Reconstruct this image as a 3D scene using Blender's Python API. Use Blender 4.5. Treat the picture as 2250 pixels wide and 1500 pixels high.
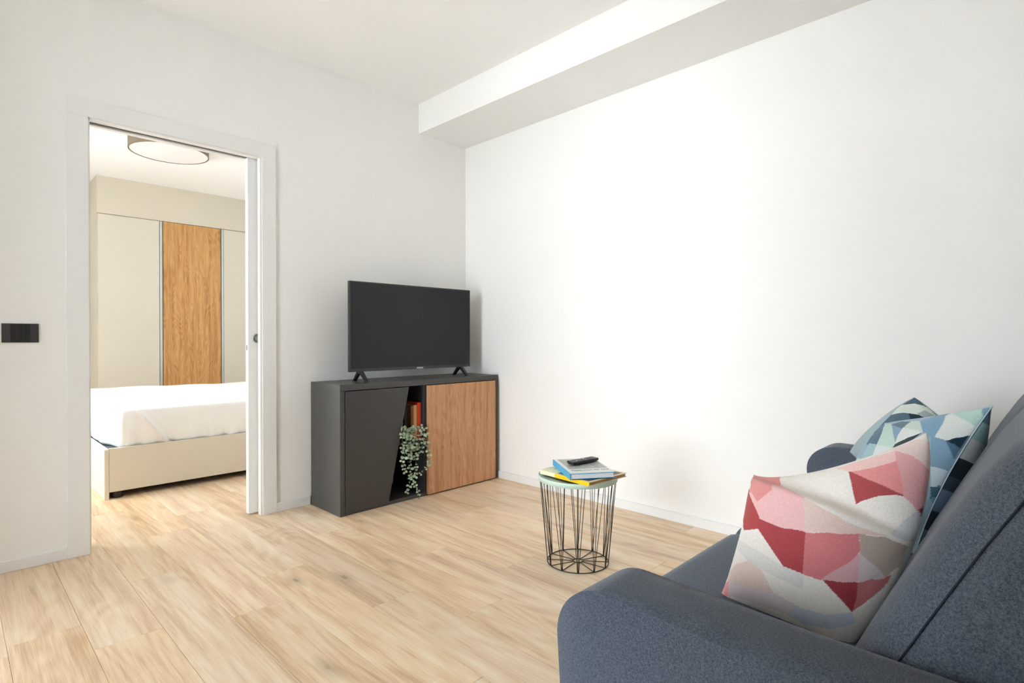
import bpy, bmesh, math, random
import numpy as np
from mathutils import Vector, Matrix

for o in list(bpy.data.objects):
    bpy.data.objects.remove(o, do_unlink=True)
SC = bpy.context.scene
COL = SC.collection
random.seed(7)
rng = np.random.RandomState(11)

# ------------------------------------------------------------------ camera
F_PX, YAW, PITCH, ROLL = 1212.34, 0.77187, -0.00488, -0.00114
CAM = Vector((-2.84289, -3.27256, 1.02))
fw = Vector((math.cos(YAW) * math.cos(PITCH), math.sin(YAW) * math.cos(PITCH), math.sin(PITCH)))
rt = Vector((math.sin(YAW), -math.cos(YAW), 0))
up = rt.cross(fw)
r2 = rt * math.cos(ROLL) + up * math.sin(ROLL)
u2 = -rt * math.sin(ROLL) + up * math.cos(ROLL)
cd = bpy.data.cameras.new('camera')
cam = bpy.data.objects.new('camera', cd)
COL.objects.link(cam)
cam.matrix_world = Matrix(((r2.x, u2.x, -fw.x, CAM.x), (r2.y, u2.y, -fw.y, CAM.y), (r2.z, u2.z, -fw.z, CAM.z), (0, 0, 0, 1)))
cd.sensor_width = 36.0
cd.lens = 36.0 * F_PX / 2250.0
cd.clip_start = 0.02
SC.camera = cam

# ------------------------------------------------------------------ world: bright even overcast sky
W = bpy.data.worlds.new('overcast_sky')
SC.world = W
W.use_nodes = True
bg = W.node_tree.nodes['Background']
bg.inputs[0].default_value = (0.84, 0.925, 1.0, 1)
bg.inputs[1].default_value = 22.2

# daylight openings: living room window and bedroom window, both in the left wall (x = XL)
XL, YF, YB2 = -3.70, -3.80, 4.42
ZC, ZB, XB = 2.716, 2.504, -0.446
WIN = [('window_1', -2.35, -0.65, 0.06, 2.35), ('window_2', 1.22, 2.38, 0.66, 2.17)]
BLOCKER_DEPTH = 2.3          # depth of the added light blocker outside the living room window


def portal(y0, y1, z0, z1):
    ld = bpy.data.lights.new('sky_portal', 'AREA')
    ld.shape = 'RECTANGLE'
    ld.size, ld.size_y = z1 - z0, y1 - y0
    lo = bpy.data.objects.new('sky_portal', ld)
    COL.objects.link(lo)
    lo.location = (XL - 0.10, (y0 + y1) / 2, (z0 + z1) / 2)
    lo.rotation_euler = (0, -math.pi / 2, 0)      # -Z of the lamp looks to +X, into the room
    ld.cycles.is_portal = True


for w in WIN:
    portal(*w[1:])

SC.view_settings.view_transform = 'Standard'
SC.view_settings.look = 'None'
SC.view_settings.gamma = 1.0
SC.view_settings.use_curve_mapping = False
SC.view_settings.exposure = 0.0
SC.cycles.max_bounces = 8
SC.cycles.diffuse_bounces = 7
SC.cycles.glossy_bounces = 3
SC.cycles.caustics_reflective = False
SC.cycles.caustics_refractive = False
SC.cycles.use_adaptive_sampling = True
SC.cycles.adaptive_threshold = 0.14
SC.cycles.adaptive_min_samples = 20
SC.cycles.sample_clamp_indirect = 10


# ------------------------------------------------------------------ materials
def lin(r, g, b):
    def f(c):
        c /= 255.0
        return c / 12.92 if c <= 0.04045 else ((c + 0.055) / 1.055) ** 2.4
    return (f(r), f(g), f(b), 1.0)


MATS = {}


def base_mat(name):
    m = bpy.data.materials.new(name)
    m.use_nodes = True
    nt = m.node_tree
    return m, nt, nt.nodes['Principled BSDF']


def N(nt, typ, **kw):
    n = nt.nodes.new(typ)
    for k, v in kw.items():
        if k in n.inputs:
            n.inputs[k].default_value = v
        else:
            setattr(n, k, v)
    return n


def mat(name, col, rough=0.5, spec=0.5, metal=0.0, bump=0.0, bscale=200.0, sheen=0.0, vary=0.0, vscale=6.0):
    m, nt, p = base_mat(name)
    p.inputs['Base Color'].default_value = col
    p.inputs['Roughness'].default_value = rough
    p.inputs['Specular IOR Level'].default_value = spec
    p.inputs['Metallic'].default_value = metal
    if sheen:
        p.inputs['Sheen Weight'].default_value = sheen
        p.inputs['Sheen Roughness'].default_value = 0.4
    tc = N(nt, 'ShaderNodeTexCoord')
    if bump:
        nz = N(nt, 'ShaderNodeTexNoise', Scale=bscale, Detail=3.0)
        nt.links.new(tc.outputs['Object'], nz.inputs['Vector'])
        b = N(nt, 'ShaderNodeBump', Strength=bump, Distance=0.002)
        nt.links.new(nz.outputs['Fac'], b.inputs['Height'])
        nt.links.new(b.outputs['Normal'], p.inputs['Normal'])
    if vary:
        nz = N(nt, 'ShaderNodeTexNoise', Scale=vscale, Detail=2.0)
        nt.links.new(tc.outputs['Object'], nz.inputs['Vector'])
        mx = N(nt, 'ShaderNodeMixRGB')
        mx.inputs[1].default_value = tuple(c * (1 - vary) for c in col[:3]) + (1,)
        mx.inputs[2].default_value = tuple(min(1, c * (1 + vary)) for c in col[:3]) + (1,)
        nt.links.new(nz.outputs['Fac'], mx.inputs[0])
        nt.links.new(mx.outputs[0], p.inputs['Base Color'])
    MATS[name] = m
    return m


def ramp(nt, stops):
    r = nt.nodes.new('ShaderNodeValToRGB')
    e = r.color_ramp.elements
    e[0].position, e[0].color = stops[0]
    e[1].position, e[1].color = stops[-1]
    for pos, c in stops[1:-1]:
        k = e.new(pos)
        k.color = c
    return r


def math_node(nt, op, a, b=None):
    n = nt.nodes.new('ShaderNodeMath')
    n.operation = op
    for i, v in enumerate((a, b)):
        if v is None:
            continue
        if isinstance(v, (int, float)):
            n.inputs[i].default_value = v
        else:
            nt.links.new(v, n.inputs[i])
    return n.outputs[0]


def wood(name, dark, mid, light, along='Y', rough=0.45, gscale=1.0, knots=True, per_object=True, spec=0.35, figure=1.0):
    """oak: long fibres, cathedral figure and a few knots, running along one object axis"""
    m, nt, p = base_mat(name)
    L = nt.links.new
    tc = N(nt, 'ShaderNodeTexCoord')
    oi = N(nt, 'ShaderNodeObjectInfo')
    off = nt.nodes.new('ShaderNodeVectorMath')
    off.operation = 'ADD'
    L(tc.outputs['Object'], off.inputs[0])
    cmb = N(nt, 'ShaderNodeCombineXYZ')
    rnd = oi.outputs['Random']
    if per_object:
        for i, k in enumerate((37.0, 71.0, 53.0)):
            L(math_node(nt, 'MULTIPLY', rnd, k), cmb.inputs[i])
    L(cmb.outputs[0], off.inputs[1])

    def stretched(sx, sl):
        mp = N(nt, 'ShaderNodeMapping')
        mp.inputs['Scale'].default_value = {'Y': (sx, sl, sx), 'Z': (sx, sx, sl), 'X': (sl, sx, sx)}[along]
        L(off.outputs[0], mp.inputs['Vector'])
        return mp.outputs[0]
    # broad tone bands
    n1 = N(nt, 'ShaderNodeTexNoise', Scale=1.0, Detail=2.0, Roughness=0.55)
    L(stretched(16 * gscale, 0.8 * gscale), n1.inputs['Vector'])
    # cathedral figure: rings of a slowly varying field
    n2 = N(nt, 'ShaderNodeTexNoise', Scale=1.0, Detail=1.5, Roughness=0.4, Distortion=0.3)
    L(stretched(5.0 * gscale, 0.75 * gscale), n2.inputs['Vector'])
    ring = math_node(nt, 'SINE', math_node(nt, 'MULTIPLY', n2.outputs['Fac'], 95.0))
    ring = math_node(nt, 'MULTIPLY_ADD', ring, 0.5)
    nt.nodes[-1].inputs[2].default_value = 0.5
    # fine fibres
    n3 = N(nt, 'ShaderNodeTexNoise', Scale=1.0, Detail=2.0, Roughness=0.7)
    L(stretched(150 * gscale, 5.0 * gscale), n3.inputs['Vector'])
    fac = math_node(nt, 'ADD', math_node(nt, 'MULTIPLY', n1.outputs['Fac'], 0.80), math_node(nt, 'MULTIPLY', ring, 0.10 * figure))
    fac = math_node(nt, 'ADD', fac, math_node(nt, 'MULTIPLY', n3.outputs['Fac'], 0.55))
    fac = math_node(nt, 'SUBTRACT', fac, 0.175 + 0.05 * figure)
    cr = ramp(nt, [(0.26, dark), (0.50, mid), (0.76, light)])
    L(fac, cr.inputs[0])
    col = cr.outputs[0]
    if knots:
        vo = N(nt, 'ShaderNodeTexVoronoi', Scale=1.0)
        L(stretched(6.0, 2.2), vo.inputs['Vector'])
        sep = N(nt, 'ShaderNodeSeparateColor')
        L(vo.outputs['Color'], sep.inputs[0])
        keep = math_node(nt, 'GREATER_THAN', sep.outputs[0], 0.72)
        kr = ramp(nt, [(0.03, (1, 1, 1, 1)), (0.07, (0.45, 0.45, 0.45, 1)), (0.24, (0, 0, 0, 1))])
        L(vo.outputs['Distance'], kr.inputs[0])
        kf = math_node(nt, 'MULTIPLY', math_node(nt, 'MULTIPLY', kr.outputs[0], keep), 0.75)
        mx = N(nt, 'ShaderNodeMixRGB')
        L(kf, mx.inputs[0])
        L(col, mx.inputs[1])
        mx.inputs[2].default_value = tuple(c * 0.42 for c in dark[:3]) + (1,)
        col = mx.outputs[0]
    if per_object:
        hv = N(nt, 'ShaderNodeHueSaturation')
        L(math_node(nt, 'ADD', math_node(nt, 'MULTIPLY', rnd, 0.13), 0.935), hv.inputs['Value'])
        L(math_node(nt, 'ADD', math_node(nt, 'MULTIPLY', math_node(nt, 'FRACT', math_node(nt, 'MULTIPLY', rnd, 17.3)), 0.18), 0.90), hv.inputs['Saturation'])
        L(col, hv.inputs['Color'])
        col = hv.outputs[0]
    L(col, p.inputs['Base Color'])
    p.inputs['Roughness'].default_value = rough
    p.inputs['Specular IOR Level'].default_value = spec
    b = N(nt, 'ShaderNodeBump', Strength=0.12, Distance=0.001)
    L(n3.outputs['Fac'], b.inputs['Height'])
    L(b.outputs['Normal'], p.inputs['Normal'])
    MATS[name] = m
    return m


def melange(name, dark, light, rough=0.9):
    """woven two-tone upholstery"""
    m, nt, p = base_mat(name)
    L = nt.links.new
    tc = N(nt, 'ShaderNodeTexCoord')
    a = N(nt, 'ShaderNodeTexNoise', Scale=650.0, Detail=2.0, Roughness=0.6)
    b = N(nt, 'ShaderNodeTexNoise', Scale=280.0, Detail=3.0, Roughness=0.7)
    for n in (a, b):
        L(tc.outputs['Object'], n.inputs['Vector'])
    s = math_node(nt, 'ADD', math_node(nt, 'MULTIPLY', a.outputs['Fac'], 0.55), math_node(nt, 'MULTIPLY', b.outputs['Fac'], 0.45))
    cr = ramp(nt, [(0.36, dark), (0.64, light)])
    L(s, cr.inputs[0])
    L(cr.outputs[0], p.inputs['Base Color'])
    p.inputs['Roughness'].default_value = rough
    p.inputs['Specular IOR Level'].default_value = 0.2
    p.inputs['Sheen Weight'].default_value = 0.25
    p.inputs['Sheen Roughness'].default_value = 0.35
    bp = N(nt, 'ShaderNodeBump', Strength=0.35, Distance=0.002)
    L(a.outputs['Fac'], bp.inputs['Height'])
    L(bp.outputs['Normal'], p.inputs['Normal'])
    MATS[name] = m
    return m


def printed(name):
    """linen with a print held in the colour attribute"""
    m, nt, p = base_mat(name)
    L = nt.links.new
    at = N(nt, 'ShaderNodeAttribute', attribute_name='print')
    tc = N(nt, 'ShaderNodeTexCoord')
    nz = N(nt, 'ShaderNodeTexNoise', Scale=300.0, Detail=2.0)
    L(tc.outputs['Object'], nz.inputs['Vector'])
    hv = N(nt, 'ShaderNodeHueSaturation')
    L(math_node(nt, 'ADD', math_node(nt, 'MULTIPLY', nz.outputs['Fac'], 0.3), 0.85), hv.inputs['Value'])
    L(at.outputs['Color'], hv.inputs['Color'])
    L(hv.outputs[0], p.inputs['Base Color'])
    p.inputs['Roughness'].default_value = 0.9
    p.inputs['Specular IOR Level'].default_value = 0.2
    p.inputs['Sheen Weight'].default_value = 0.15
    bp = N(nt, 'ShaderNodeBump', Strength=0.2, Distance=0.002)
    L(nz.outputs['Fac'], bp.inputs['Height'])
    L(bp.outputs['Normal'], p.inputs['Normal'])
    MATS[name] = m
    return m


M_WALL = mat('white_wall_paint', (0.895, 0.883, 0.858, 1), 0.9, 0.2)
M_CEIL = mat('white_ceiling_paint', (0.94, 0.93, 0.91, 1), 0.9, 0.2)
M_TRIM = mat('white_lacquer', (0.85, 0.845, 0.825, 1), 0.35, 0.5, bump=0.02, bscale=60)
M_SKIRT = mat('white_skirting_lacquer', (0.84, 0.84, 0.83, 1), 0.4, 0.5, bump=0.02, bscale=60)
M_BEIGE = mat('cream_lacquer', lin(221, 214, 199), 0.5, 0.4, bump=0.02, bscale=60)
M_WDOOR = mat('cream_door_lacquer', lin(211, 205, 190), 0.5, 0.4, bump=0.02, bscale=60)
M_FASCIA = mat('cream_fascia_paint', lin(211, 203, 186), 0.7, 0.3, bump=0.02)
M_ALU = mat('aluminium_profile', lin(196, 204, 200), 0.35, 0.5, metal=0.6, bump=0.02)
M_BLACK = mat('black_plastic', (0.012, 0.012, 0.013, 1), 0.35, 0.5, bump=0.03)
M_DARKGREY = mat('dark_grey_plastic', (0.045, 0.046, 0.045, 1), 0.4, 0.5, bump=0.03)
M_ANTH = mat('anthracite_laminate', lin(70, 69, 67), 0.38, 0.5, bump=0.04, bscale=300)
M_ANTHDOOR = mat('anthracite_door_laminate', lin(60, 58, 56), 0.32, 0.5, bump=0.03, bscale=300)
M_NICHE = mat('anthracite_niche_laminate', lin(44, 44, 47), 0.5, 0.4, bump=0.03, bscale=300)
M_SCREEN = mat('switched_off_screen', (0.009, 0.009, 0.010, 1), 0.28, 0.38, bump=0.004, bscale=30)
M_TVFRAME = mat('gunmetal_tv_frame', (0.05, 0.052, 0.055, 1), 0.35, 0.5, metal=0.4, bump=0.02)
M_SILVER = mat('silver_print', (0.6, 0.6, 0.6, 1), 0.4, 0.5, bump=0.01)
M_WIRE = mat('black_powder_coat', (0.012, 0.011, 0.010, 1), 0.45, 0.5, bump=0.05)
M_MINT = mat('mint_lacquered_metal', lin(196, 220, 208), 0.4, 0.5, bump=0.02)
M_SHEET = mat('white_cotton', (0.93, 0.935, 0.94, 1), 0.9, 0.2, bump=0.08, bscale=150, sheen=0.1)
M_SLAT = mat('grey_bed_base', lin(120, 130, 138), 0.7, 0.3, bump=0.05)
M_TAUPE = mat('taupe_metal', lin(116, 102, 80), 0.5, 0.5, bump=0.02)
M_DIFF = mat('opal_diffuser', (0.82, 0.81, 0.79, 1), 0.5, 0.4, bump=0.01)
M_STEEL = mat('brushed_steel', (0.55, 0.55, 0.53, 1), 0.3, 0.5, metal=1.0, bump=0.02)
M_LEAF = mat('eucalyptus_leaf', lin(158, 174, 146), 0.6, 0.3, vary=0.35, vscale=18)
M_STEM = mat('plant_stem', lin(128, 118, 84), 0.7, 0.3, bump=0.1)
M_POT = mat('dark_ceramic_pot', (0.05, 0.05, 0.05, 1), 0.5, 0.5, bump=0.03)
M_SOIL = mat('potting_soil', (0.03, 0.022, 0.016, 1), 0.95, 0.1, bump=0.6, bscale=90)
M_PAGES = mat('tan_page_edges', lin(196, 152, 104), 0.85, 0.2, bump=0.2, bscale=400)
M_PAGEW = mat('white_page_edges', lin(226, 228, 230), 0.85, 0.2, bump=0.2, bscale=400)
M_YELLOW = mat('yellow_cover', lin(250, 196, 20), 0.45, 0.4, bump=0.03)
M_CREAMCOV = mat('pale_yellow_cover', lin(236, 226, 190), 0.45, 0.4, bump=0.03)
M_DARKCOV = mat('dark_photo_cover', lin(84, 92, 96), 0.4, 0.4, vary=0.4, vscale=40)
M_BLUE = mat('blue_cover', lin(74, 166, 208), 0.4, 0.4, bump=0.03)
M_NAVY = mat('navy_cover', lin(18, 60, 90), 0.4, 0.4, bump=0.03)
M_WHITECOV = mat('white_cover', lin(232, 234, 232), 0.35, 0.4, bump=0.03)
M_GREYPHOTO = mat('grey_photo_print', lin(176, 180, 176), 0.35, 0.4, vary=0.35, vscale=35)
M_GREYTXT = mat('grey_lettering', lin(105, 110, 112), 0.5, 0.3, bump=0.01)
M_RED = mat('red_cloth_cover', lin(196, 62, 36), 0.6, 0.3, bump=0.1)
M_BROWNB = mat('brown_cloth_cover', lin(120, 74, 40), 0.6, 0.3, bump=0.1)
M_TANB = mat('tan_cloth_cover', lin(196, 150, 104), 0.6, 0.3, bump=0.1)
M_DARKB = mat('dark_brown_cover', lin(40, 30, 24), 0.6, 0.3, bump=0.1)
M_SOFA = melange('slate_melange_upholstery', lin(60, 68, 82), lin(109, 118, 131))
M_SEAM = mat('dark_seam_thread', lin(48, 54, 64), 0.9, 0.1, bump=0.1)
M_PRINT = printed('printed_linen')
M_PLANK = wood('light_oak_plank', lin(204, 168, 132), lin(232, 203, 168), lin(245, 226, 198), 'Y', rough=0.40, spec=0.5)
M_OAKDOOR = wood('oak_veneer', lin(172, 124, 84), lin(198, 148, 106), lin(210, 162, 120), 'Z', rough=0.5, gscale=2.4, figure=1.6, knots=False, per_object=False)
M_OAKWARD = wood('golden_oak_veneer', lin(166, 114, 64), lin(196, 148, 92), lin(210, 164, 108), 'Z', rough=0.5, gscale=2.4, figure=1.6, knots=False, per_object=False)
M_BLOCKER = mat('blocker_grey', (0.30, 0.30, 0.30, 1), 0.9, 0.1, bump=0.2)
M_BOUNCE = mat('pale_bounce_floor', (0.78, 0.76, 0.72, 1), 0.7, 0.3, bump=0.1)
M_SUB = mat('screed', (0.3, 0.27, 0.24, 1), 0.9, 0.1, bump=0.2)


def glass_mat():
    m, nt, p = base_mat('window_glass')
    tr = N(nt, 'ShaderNodeBsdfTransparent')
    gl = N(nt, 'ShaderNodeBsdfGlossy')
    gl.inputs['Roughness'].default_value = 0.02
    mx = N(nt, 'ShaderNodeMixShader')
    mx.inputs[0].default_value = 0.05
    nt.links.new(tr.outputs[0], mx.inputs[1])
    nt.links.new(gl.outputs[0], mx.inputs[2])
    nt.links.new(mx.outputs[0], nt.nodes['Material Output'].inputs['Surface'])
    return m


M_GLASS = glass_mat()


# ------------------------------------------------------------------ mesh helpers
def link(name, me, m=None, parent=None, smooth=False, loc=None, rot=None):
    o = bpy.data.objects.new(name, me)
    COL.objects.link(o)
    if m is not None and not me.materials:
        me.materials.append(m)
    if smooth:
        for pgn in me.polygons:
            pgn.use_smooth = True
    if parent is not None:
        o.parent = parent
    if loc is not None:
        o.location = loc
    if rot is not None:
        o.rotation_euler = rot
    return o


def bm_obj(name, bm, m, parent=None, smooth=False, **kw):
    me = bpy.data.meshes.new(name)
    bmesh.ops.recalc_face_normals(bm, faces=bm.faces)
    bm.to_mesh(me)
    bm.free()
    return link(name, me, m, parent, smooth, **kw)


def tag(o, label, cat, group=None, kind=None):
    o['label'] = label
    o['category'] = cat
    if group:
        o['group'] = group
    if kind:
        o['kind'] = kind
    return o


def struct(o, label=None):
    o['kind'] = 'structure'
    if label:
        o['label'] = label
        
    return o


def empty(name, loc, rotz=0.0):
    o = bpy.data.objects.new(name, None)
    COL.objects.link(o)
    o.location = loc
    o.rotation_euler = (0, 0, rotz)
    o.empty_display_size = 0.1
    return o


def add_box(bm, x0, x1, y0, y1, z0, z1):
    r = bmesh.ops.create_cube(bm, size=1.0)
    for v in r['verts']:
        v.co = Vector(((x0 + x1) / 2 + v.co.x * (x1 - x0), (y0 + y1) / 2 + v.co.y * (y1 - y0), (z0 + z1) / 2 + v.co.z * (z1 - z0)))
    return r['verts']


def boxes(name, bl, m, parent=None, bevel=0.0, seg=2, **kw):
    bm = bmesh.new()
    for b in bl:
        add_box(bm, *b)
    if bevel:
        bmesh.ops.bevel(bm, geom=list(bm.edges), offset=bevel, segments=seg, profile=0.5, affect='EDGES')
    return bm_obj(name, bm, m, parent, **kw)


def prism(name, pts, axis, a0, a1, m, parent=None, bevel=0.0, seg=2, smooth=False):
    """polygon (two other axes, in order) pushed along an axis"""
    bm = bmesh.new()

    def co(p, a):
        return {'x': (a, p[0], p[1]), 'y': (p[0], a, p[1]), 'z': (p[0], p[1], a)}[axis]
    f0 = bm.faces.new([bm.verts.new(co(p, a0)) for p in pts])
    f1 = bm.faces.new([bm.verts.new(co(p, a1)) for p in reversed(pts)])
    n = len(pts)
    v0 = list(f0.verts)
    v1 = list(reversed(list(f1.verts)))
    for i in range(n):
        bm.faces.new((v0[i], v1[i], v1[(i + 1) % n], v0[(i + 1) % n]))
    if bevel:
        es = [e for e in bm.edges if all(any(abs(v.co['xyz'.index(axis)] - a) < 1e-6 for a in (a0, a1)) for v in e.verts)
              and abs(e.verts[0].co['xyz'.index(axis)] - e.verts[1].co['xyz'.index(axis)]) < 1e-6]
        bmesh.ops.bevel(bm, geom=es, offset=bevel, segments=seg, profile=0.5, affect='EDGES')
    return bm_obj(name, bm, m, parent, smooth)


def tube_bm(bm, pts, r, n=6, closed=False):
    pts = [Vector(p) for p in pts]
    rings = []
    K = len(pts)
    prev = None
    for i, p in enumerate(pts):
        if closed:
            t = (pts[(i + 1) % K] - pts[i - 1]).normalized()
        else:
            t = (pts[min(i + 1, K - 1)] - pts[max(i - 1, 0)]).normalized()
        a = Vector((0, 0, 1)) if abs(t.z) < 0.9 else Vector((1, 0, 0))
        if prev is None:
            u = t.cross(a).normalized()
        else:
            u = (prev - t * prev.dot(t)).normalized()
        prev = u
        w = t.cross(u)
        rr = r[i] if isinstance(r, (list, tuple)) else r
        rings.append([bm.verts.new(p + (u * math.cos(2 * math.pi * k / n) + w * math.sin(2 * math.pi * k / n)) * rr) for k in range(n)])
    rng_ = range(K) if closed else range(K - 1)
    for i in rng_:
        a, b = rings[i], rings[(i + 1) % K]
        for k in range(n):
            bm.faces.new((a[k], a[(k + 1) % n], b[(k + 1) % n], b[k]))
    if not closed:
        bm.faces.new(list(reversed(rings[0])))
        bm.faces.new(rings[-1])


def tube(name, pts, r, m, parent=None, n=6, closed=False, smooth=True):
    bm = bmesh.new()
    tube_bm(bm, pts, r, n, closed)
    return bm_obj(name, bm, m, parent, smooth)


def lathe(name, prof, m, parent=None, n=48, smooth=True, **kw):
    bm = bmesh.new()
    rings = []
    for (r, z) in prof:
        if r < 1e-6:
            rings.append([bm.verts.new((0, 0, z))])
        else:
            rings.append([bm.verts.new((r * math.cos(2 * math.pi * k / n), r * math.sin(2 * math.pi * k / n), z)) for k in range(n)])
    for a, b in zip(rings, rings[1:]):
        for k in range(n):
            q = [a[k % len(a)], a[(k + 1) % len(a)], b[(k + 1) % len(b)], b[k % len(b)]]
            q = list(dict.fromkeys(q))
            if len(q) >= 3:
                bm.faces.new(q)
    o = bm_obj(name, bm, m, parent, smooth, **kw)
    return o


def grid_mesh(name, P, faces, m, parent=None, smooth=True):
    me = bpy.data.meshes.new(name)
    me.from_pydata([tuple(map(float, p)) for p in P], [], faces)
    me.update()
    return link(name, me, m, parent, smooth)


def soft_box(name, nx, ny, nz, fn, m, parent=None, weld=1e-5):
    """closed box grid whose points (a,b,c in -1..1) are carried to space by fn"""
    bm = bmesh.new()
    idx = {}

    def vert(i, j, k):
        key = (i, j, k)
        if key not in idx:
            idx[key] = bm.verts.new(fn(2 * i / nx - 1, 2 * j / ny - 1, 2 * k / nz - 1))
        return idx[key]
    for i in range(nx):
        for j in range(ny):
            for k in (0, nz):
                bm.faces.new((vert(i, j, k), vert(i + 1, j, k), vert(i + 1, j + 1, k), vert(i, j + 1, k)))
    for i in range(nx):
        for k in range(nz):
            for j in (0, ny):
                bm.faces.new((vert(i, j, k), vert(i + 1, j, k), vert(i + 1, j, k + 1), vert(i, j, k + 1)))
    for j in range(ny):
        for k in range(nz):
            for i in (0, nx):
                bm.faces.new((vert(i, j, k), vert(i, j + 1, k), vert(i, j + 1, k + 1), vert(i, j, k + 1)))
    return bm_obj(name, bm, m, parent, True)


def round_cube(a, b, c, hx, hy, hz, r):
    """point of a rounded box with half sizes and edge radius r for cube params in -1..1"""
    p = np.array([a * hx, b * hy, c * hz])
    inner = np.array([hx - r, hy - r, hz - r])
    q = np.clip(p, -inner, inner)
    d = p - q
    n = np.linalg.norm(d)
    if n < 1e-9:
        return p
    # push onto the rounded surface
    mx = np.max(np.abs(d))
    return q + d / n * r if mx > 1e-9 and abs(max(abs(a), abs(b), abs(c)) - 1) < 1e-6 else p


# ================================================================== THE SETTING
T_WALL = 0.125
X_R = 0.0
DO_L, DO_R, DO_T = -2.372, -1.556, 2.080       # structural opening of the door
# floor slab and planks
floor = boxes('floor', [(XL, X_R + 0.02, YF, YB2, -0.10, -0.0105)], M_SUB)
struct(floor, 'light oak plank floor running through both rooms')
PW, PL = 0.1985, 1.19
known = {-1: -0.80, 1: -0.515, 2: -1.135, 4: -1.432, 5: -0.547, 0: 0.16, 3: -0.86, 6: -1.15, 7: -0.35, 8: -0.9}
plank_meshes = {}


def plank(x0, x1, y0, y1):
    w, l = round(x1 - x0 - 0.0007, 4), round(y1 - y0 - 0.0007, 4)
    if (w, l) not in plank_meshes:
        bm = bmesh.new()
        add_box(bm, -w / 2, w / 2, -l / 2, l / 2, -0.010, 0.0)
        es = [e for e in bm.edges if all(v.co.z > -1e-5 for v in e.verts)]
        bmesh.ops.bevel(bm, geom=es, offset=0.0009, segments=1, affect='EDGES')
        bmesh.ops.recalc_face_normals(bm, faces=bm.faces)
        me = bpy.data.meshes.new('plank')
        bm.to_mesh(me)
        bm.free()
        me.materials.append(M_PLANK)
        plank_meshes[(w, l)] = me
    o = bpy.data.objects.new('plank', plank_meshes[(w, l)])
    COL.objects.link(o)
    o.parent = floor
    o.location = ((x0 + x1) / 2, (y0 + y1) / 2, 0)


k = -7
while True:
    x0, x1 = -2.507 + PW * k, -2.507 + PW * (k + 1)
    if x0 > X_R:
        break
    xa, xb = max(x0, XL), min(x1, X_R + 0.0)
    if xb - xa > 0.01:
        off = known.get(k, (k * 0.437) % PL)
        y = off - PL * 6
        while y < YB2:
            ya, yb = max(y, YF), min(y + PL, YB2)
            if yb - ya > 0.02:
                plank(xa, xb, ya, yb)
            y += PL
    k += 1

# walls
TH = 0.20
struct(boxes('wall_right', [(0.0, TH, YF, 0.0, 0, ZC), (0.0, TH, 0.0, YB2, 0, ZC)], M_WALL), 'bright white plain wall beside the sofa and the tv unit')
# wall with the pocket door: two thin skins around the pocket, right of the opening
PK_R = -0.66
wb = [(XL, DO_L, 0, T_WALL, 0, ZC),
      (DO_L, PK_R, 0, T_WALL, DO_T, ZC),
      (DO_R, PK_R, 0, 0.038, 0, DO_T), (DO_R, PK_R, 0.090, T_WALL, 0, DO_T),
      (PK_R, 0.0, 0, T_WALL, 0, ZC)]
struct(boxes('wall_back', wb, M_WALL), 'white wall with the doorway and the light switch')
struct(boxes('wall_front', [(XL, X_R, YF - TH, YF, 0, ZC)], M_WALL), 'white wall behind the camera')
struct(boxes('wall_bedroom', [(XL, X_R, YB2, YB2 + TH, 0, ZC)], M_WALL), 'white rear wall of the bedroom')
ys = [YF - TH, WIN[0][1], WIN[0][2], WIN[1][1], WIN[1][2], YB2 + TH]
lb = [(XL - TH, XL, ys[0], ys[1], 0, ZC), (XL - TH, XL, ys[2], ys[3], 0, ZC), (XL - TH, XL, ys[4], ys[5], 0, ZC)]
for w in WIN:
    lb += [(XL - TH, XL, w[1], w[2], 0, w[3]), (XL - TH, XL, w[1], w[2], w[4], ZC)]
struct(boxes('wall_left', lb, M_WALL), 'white outer wall with two windows')
struct(boxes('ceiling', [(XL - TH, X_R + TH, YF - TH, YB2 + TH, ZC, ZC + 0.15)], M_CEIL), 'white plain ceiling')
struct(boxes('ceiling_beam', [(XB, 0.0, YF, 0.0, ZB, ZC)], M_WALL), 'white boxed beam along the top of the right wall')

for nm, y0, y1, z0, z1 in WIN:
    f = 0.055
    xw0, xw1 = XL - 0.08, XL - 0.02
    wo = boxes(nm, [(xw0, xw1, y0, y0 + f, z0, z1), (xw0, xw1, y1 - f, y1, z0, z1),
                    (xw0, xw1, y0 + f, y1 - f, z0, z0 + f), (xw0, xw1, y0 + f, y1 - f, z1 - f, z1),
                    (xw0, xw1, (y0 + y1) / 2 - 0.04, (y0 + y1) / 2 + 0.04, z0 + f, z1 - f)], M_TRIM)
    struct(wo, 'white framed window')
    for a, b in ((y0 + f, (y0 + y1) / 2 - 0.04), ((y0 + y1) / 2 + 0.04, y1 - f)):
        boxes('pane', [(XL - 0.053, XL - 0.047, a, b, z0 + f, z1 - f)], M_GLASS, wo)

# added box outside the window: side walls and slab block grazing light
LX0, LX1 = XL - TH - BLOCKER_DEPTH, XL - TH
LY0, LY1 = WIN[0][1] - 0.10, WIN[0][2] + 0.10
lg = struct(boxes('light_blocker', [(LX0, LX1, LY0 - 0.15, LY0, -0.1, ZC), (LX0, LX1, LY1, LY1 + 0.15, -0.1, ZC),
                             (LX0, LX1, LY0, LY1, ZC - 0.25, ZC)], M_BLOCKER), 'added light blocker outside the living room window')

boxes('bounce_floor', [(LX0 - 1.5, LX1, LY0, LY1, -0.1, 0.0)], M_BOUNCE, lg)  # added pale floor, bounces daylight up to the ceiling
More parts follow.
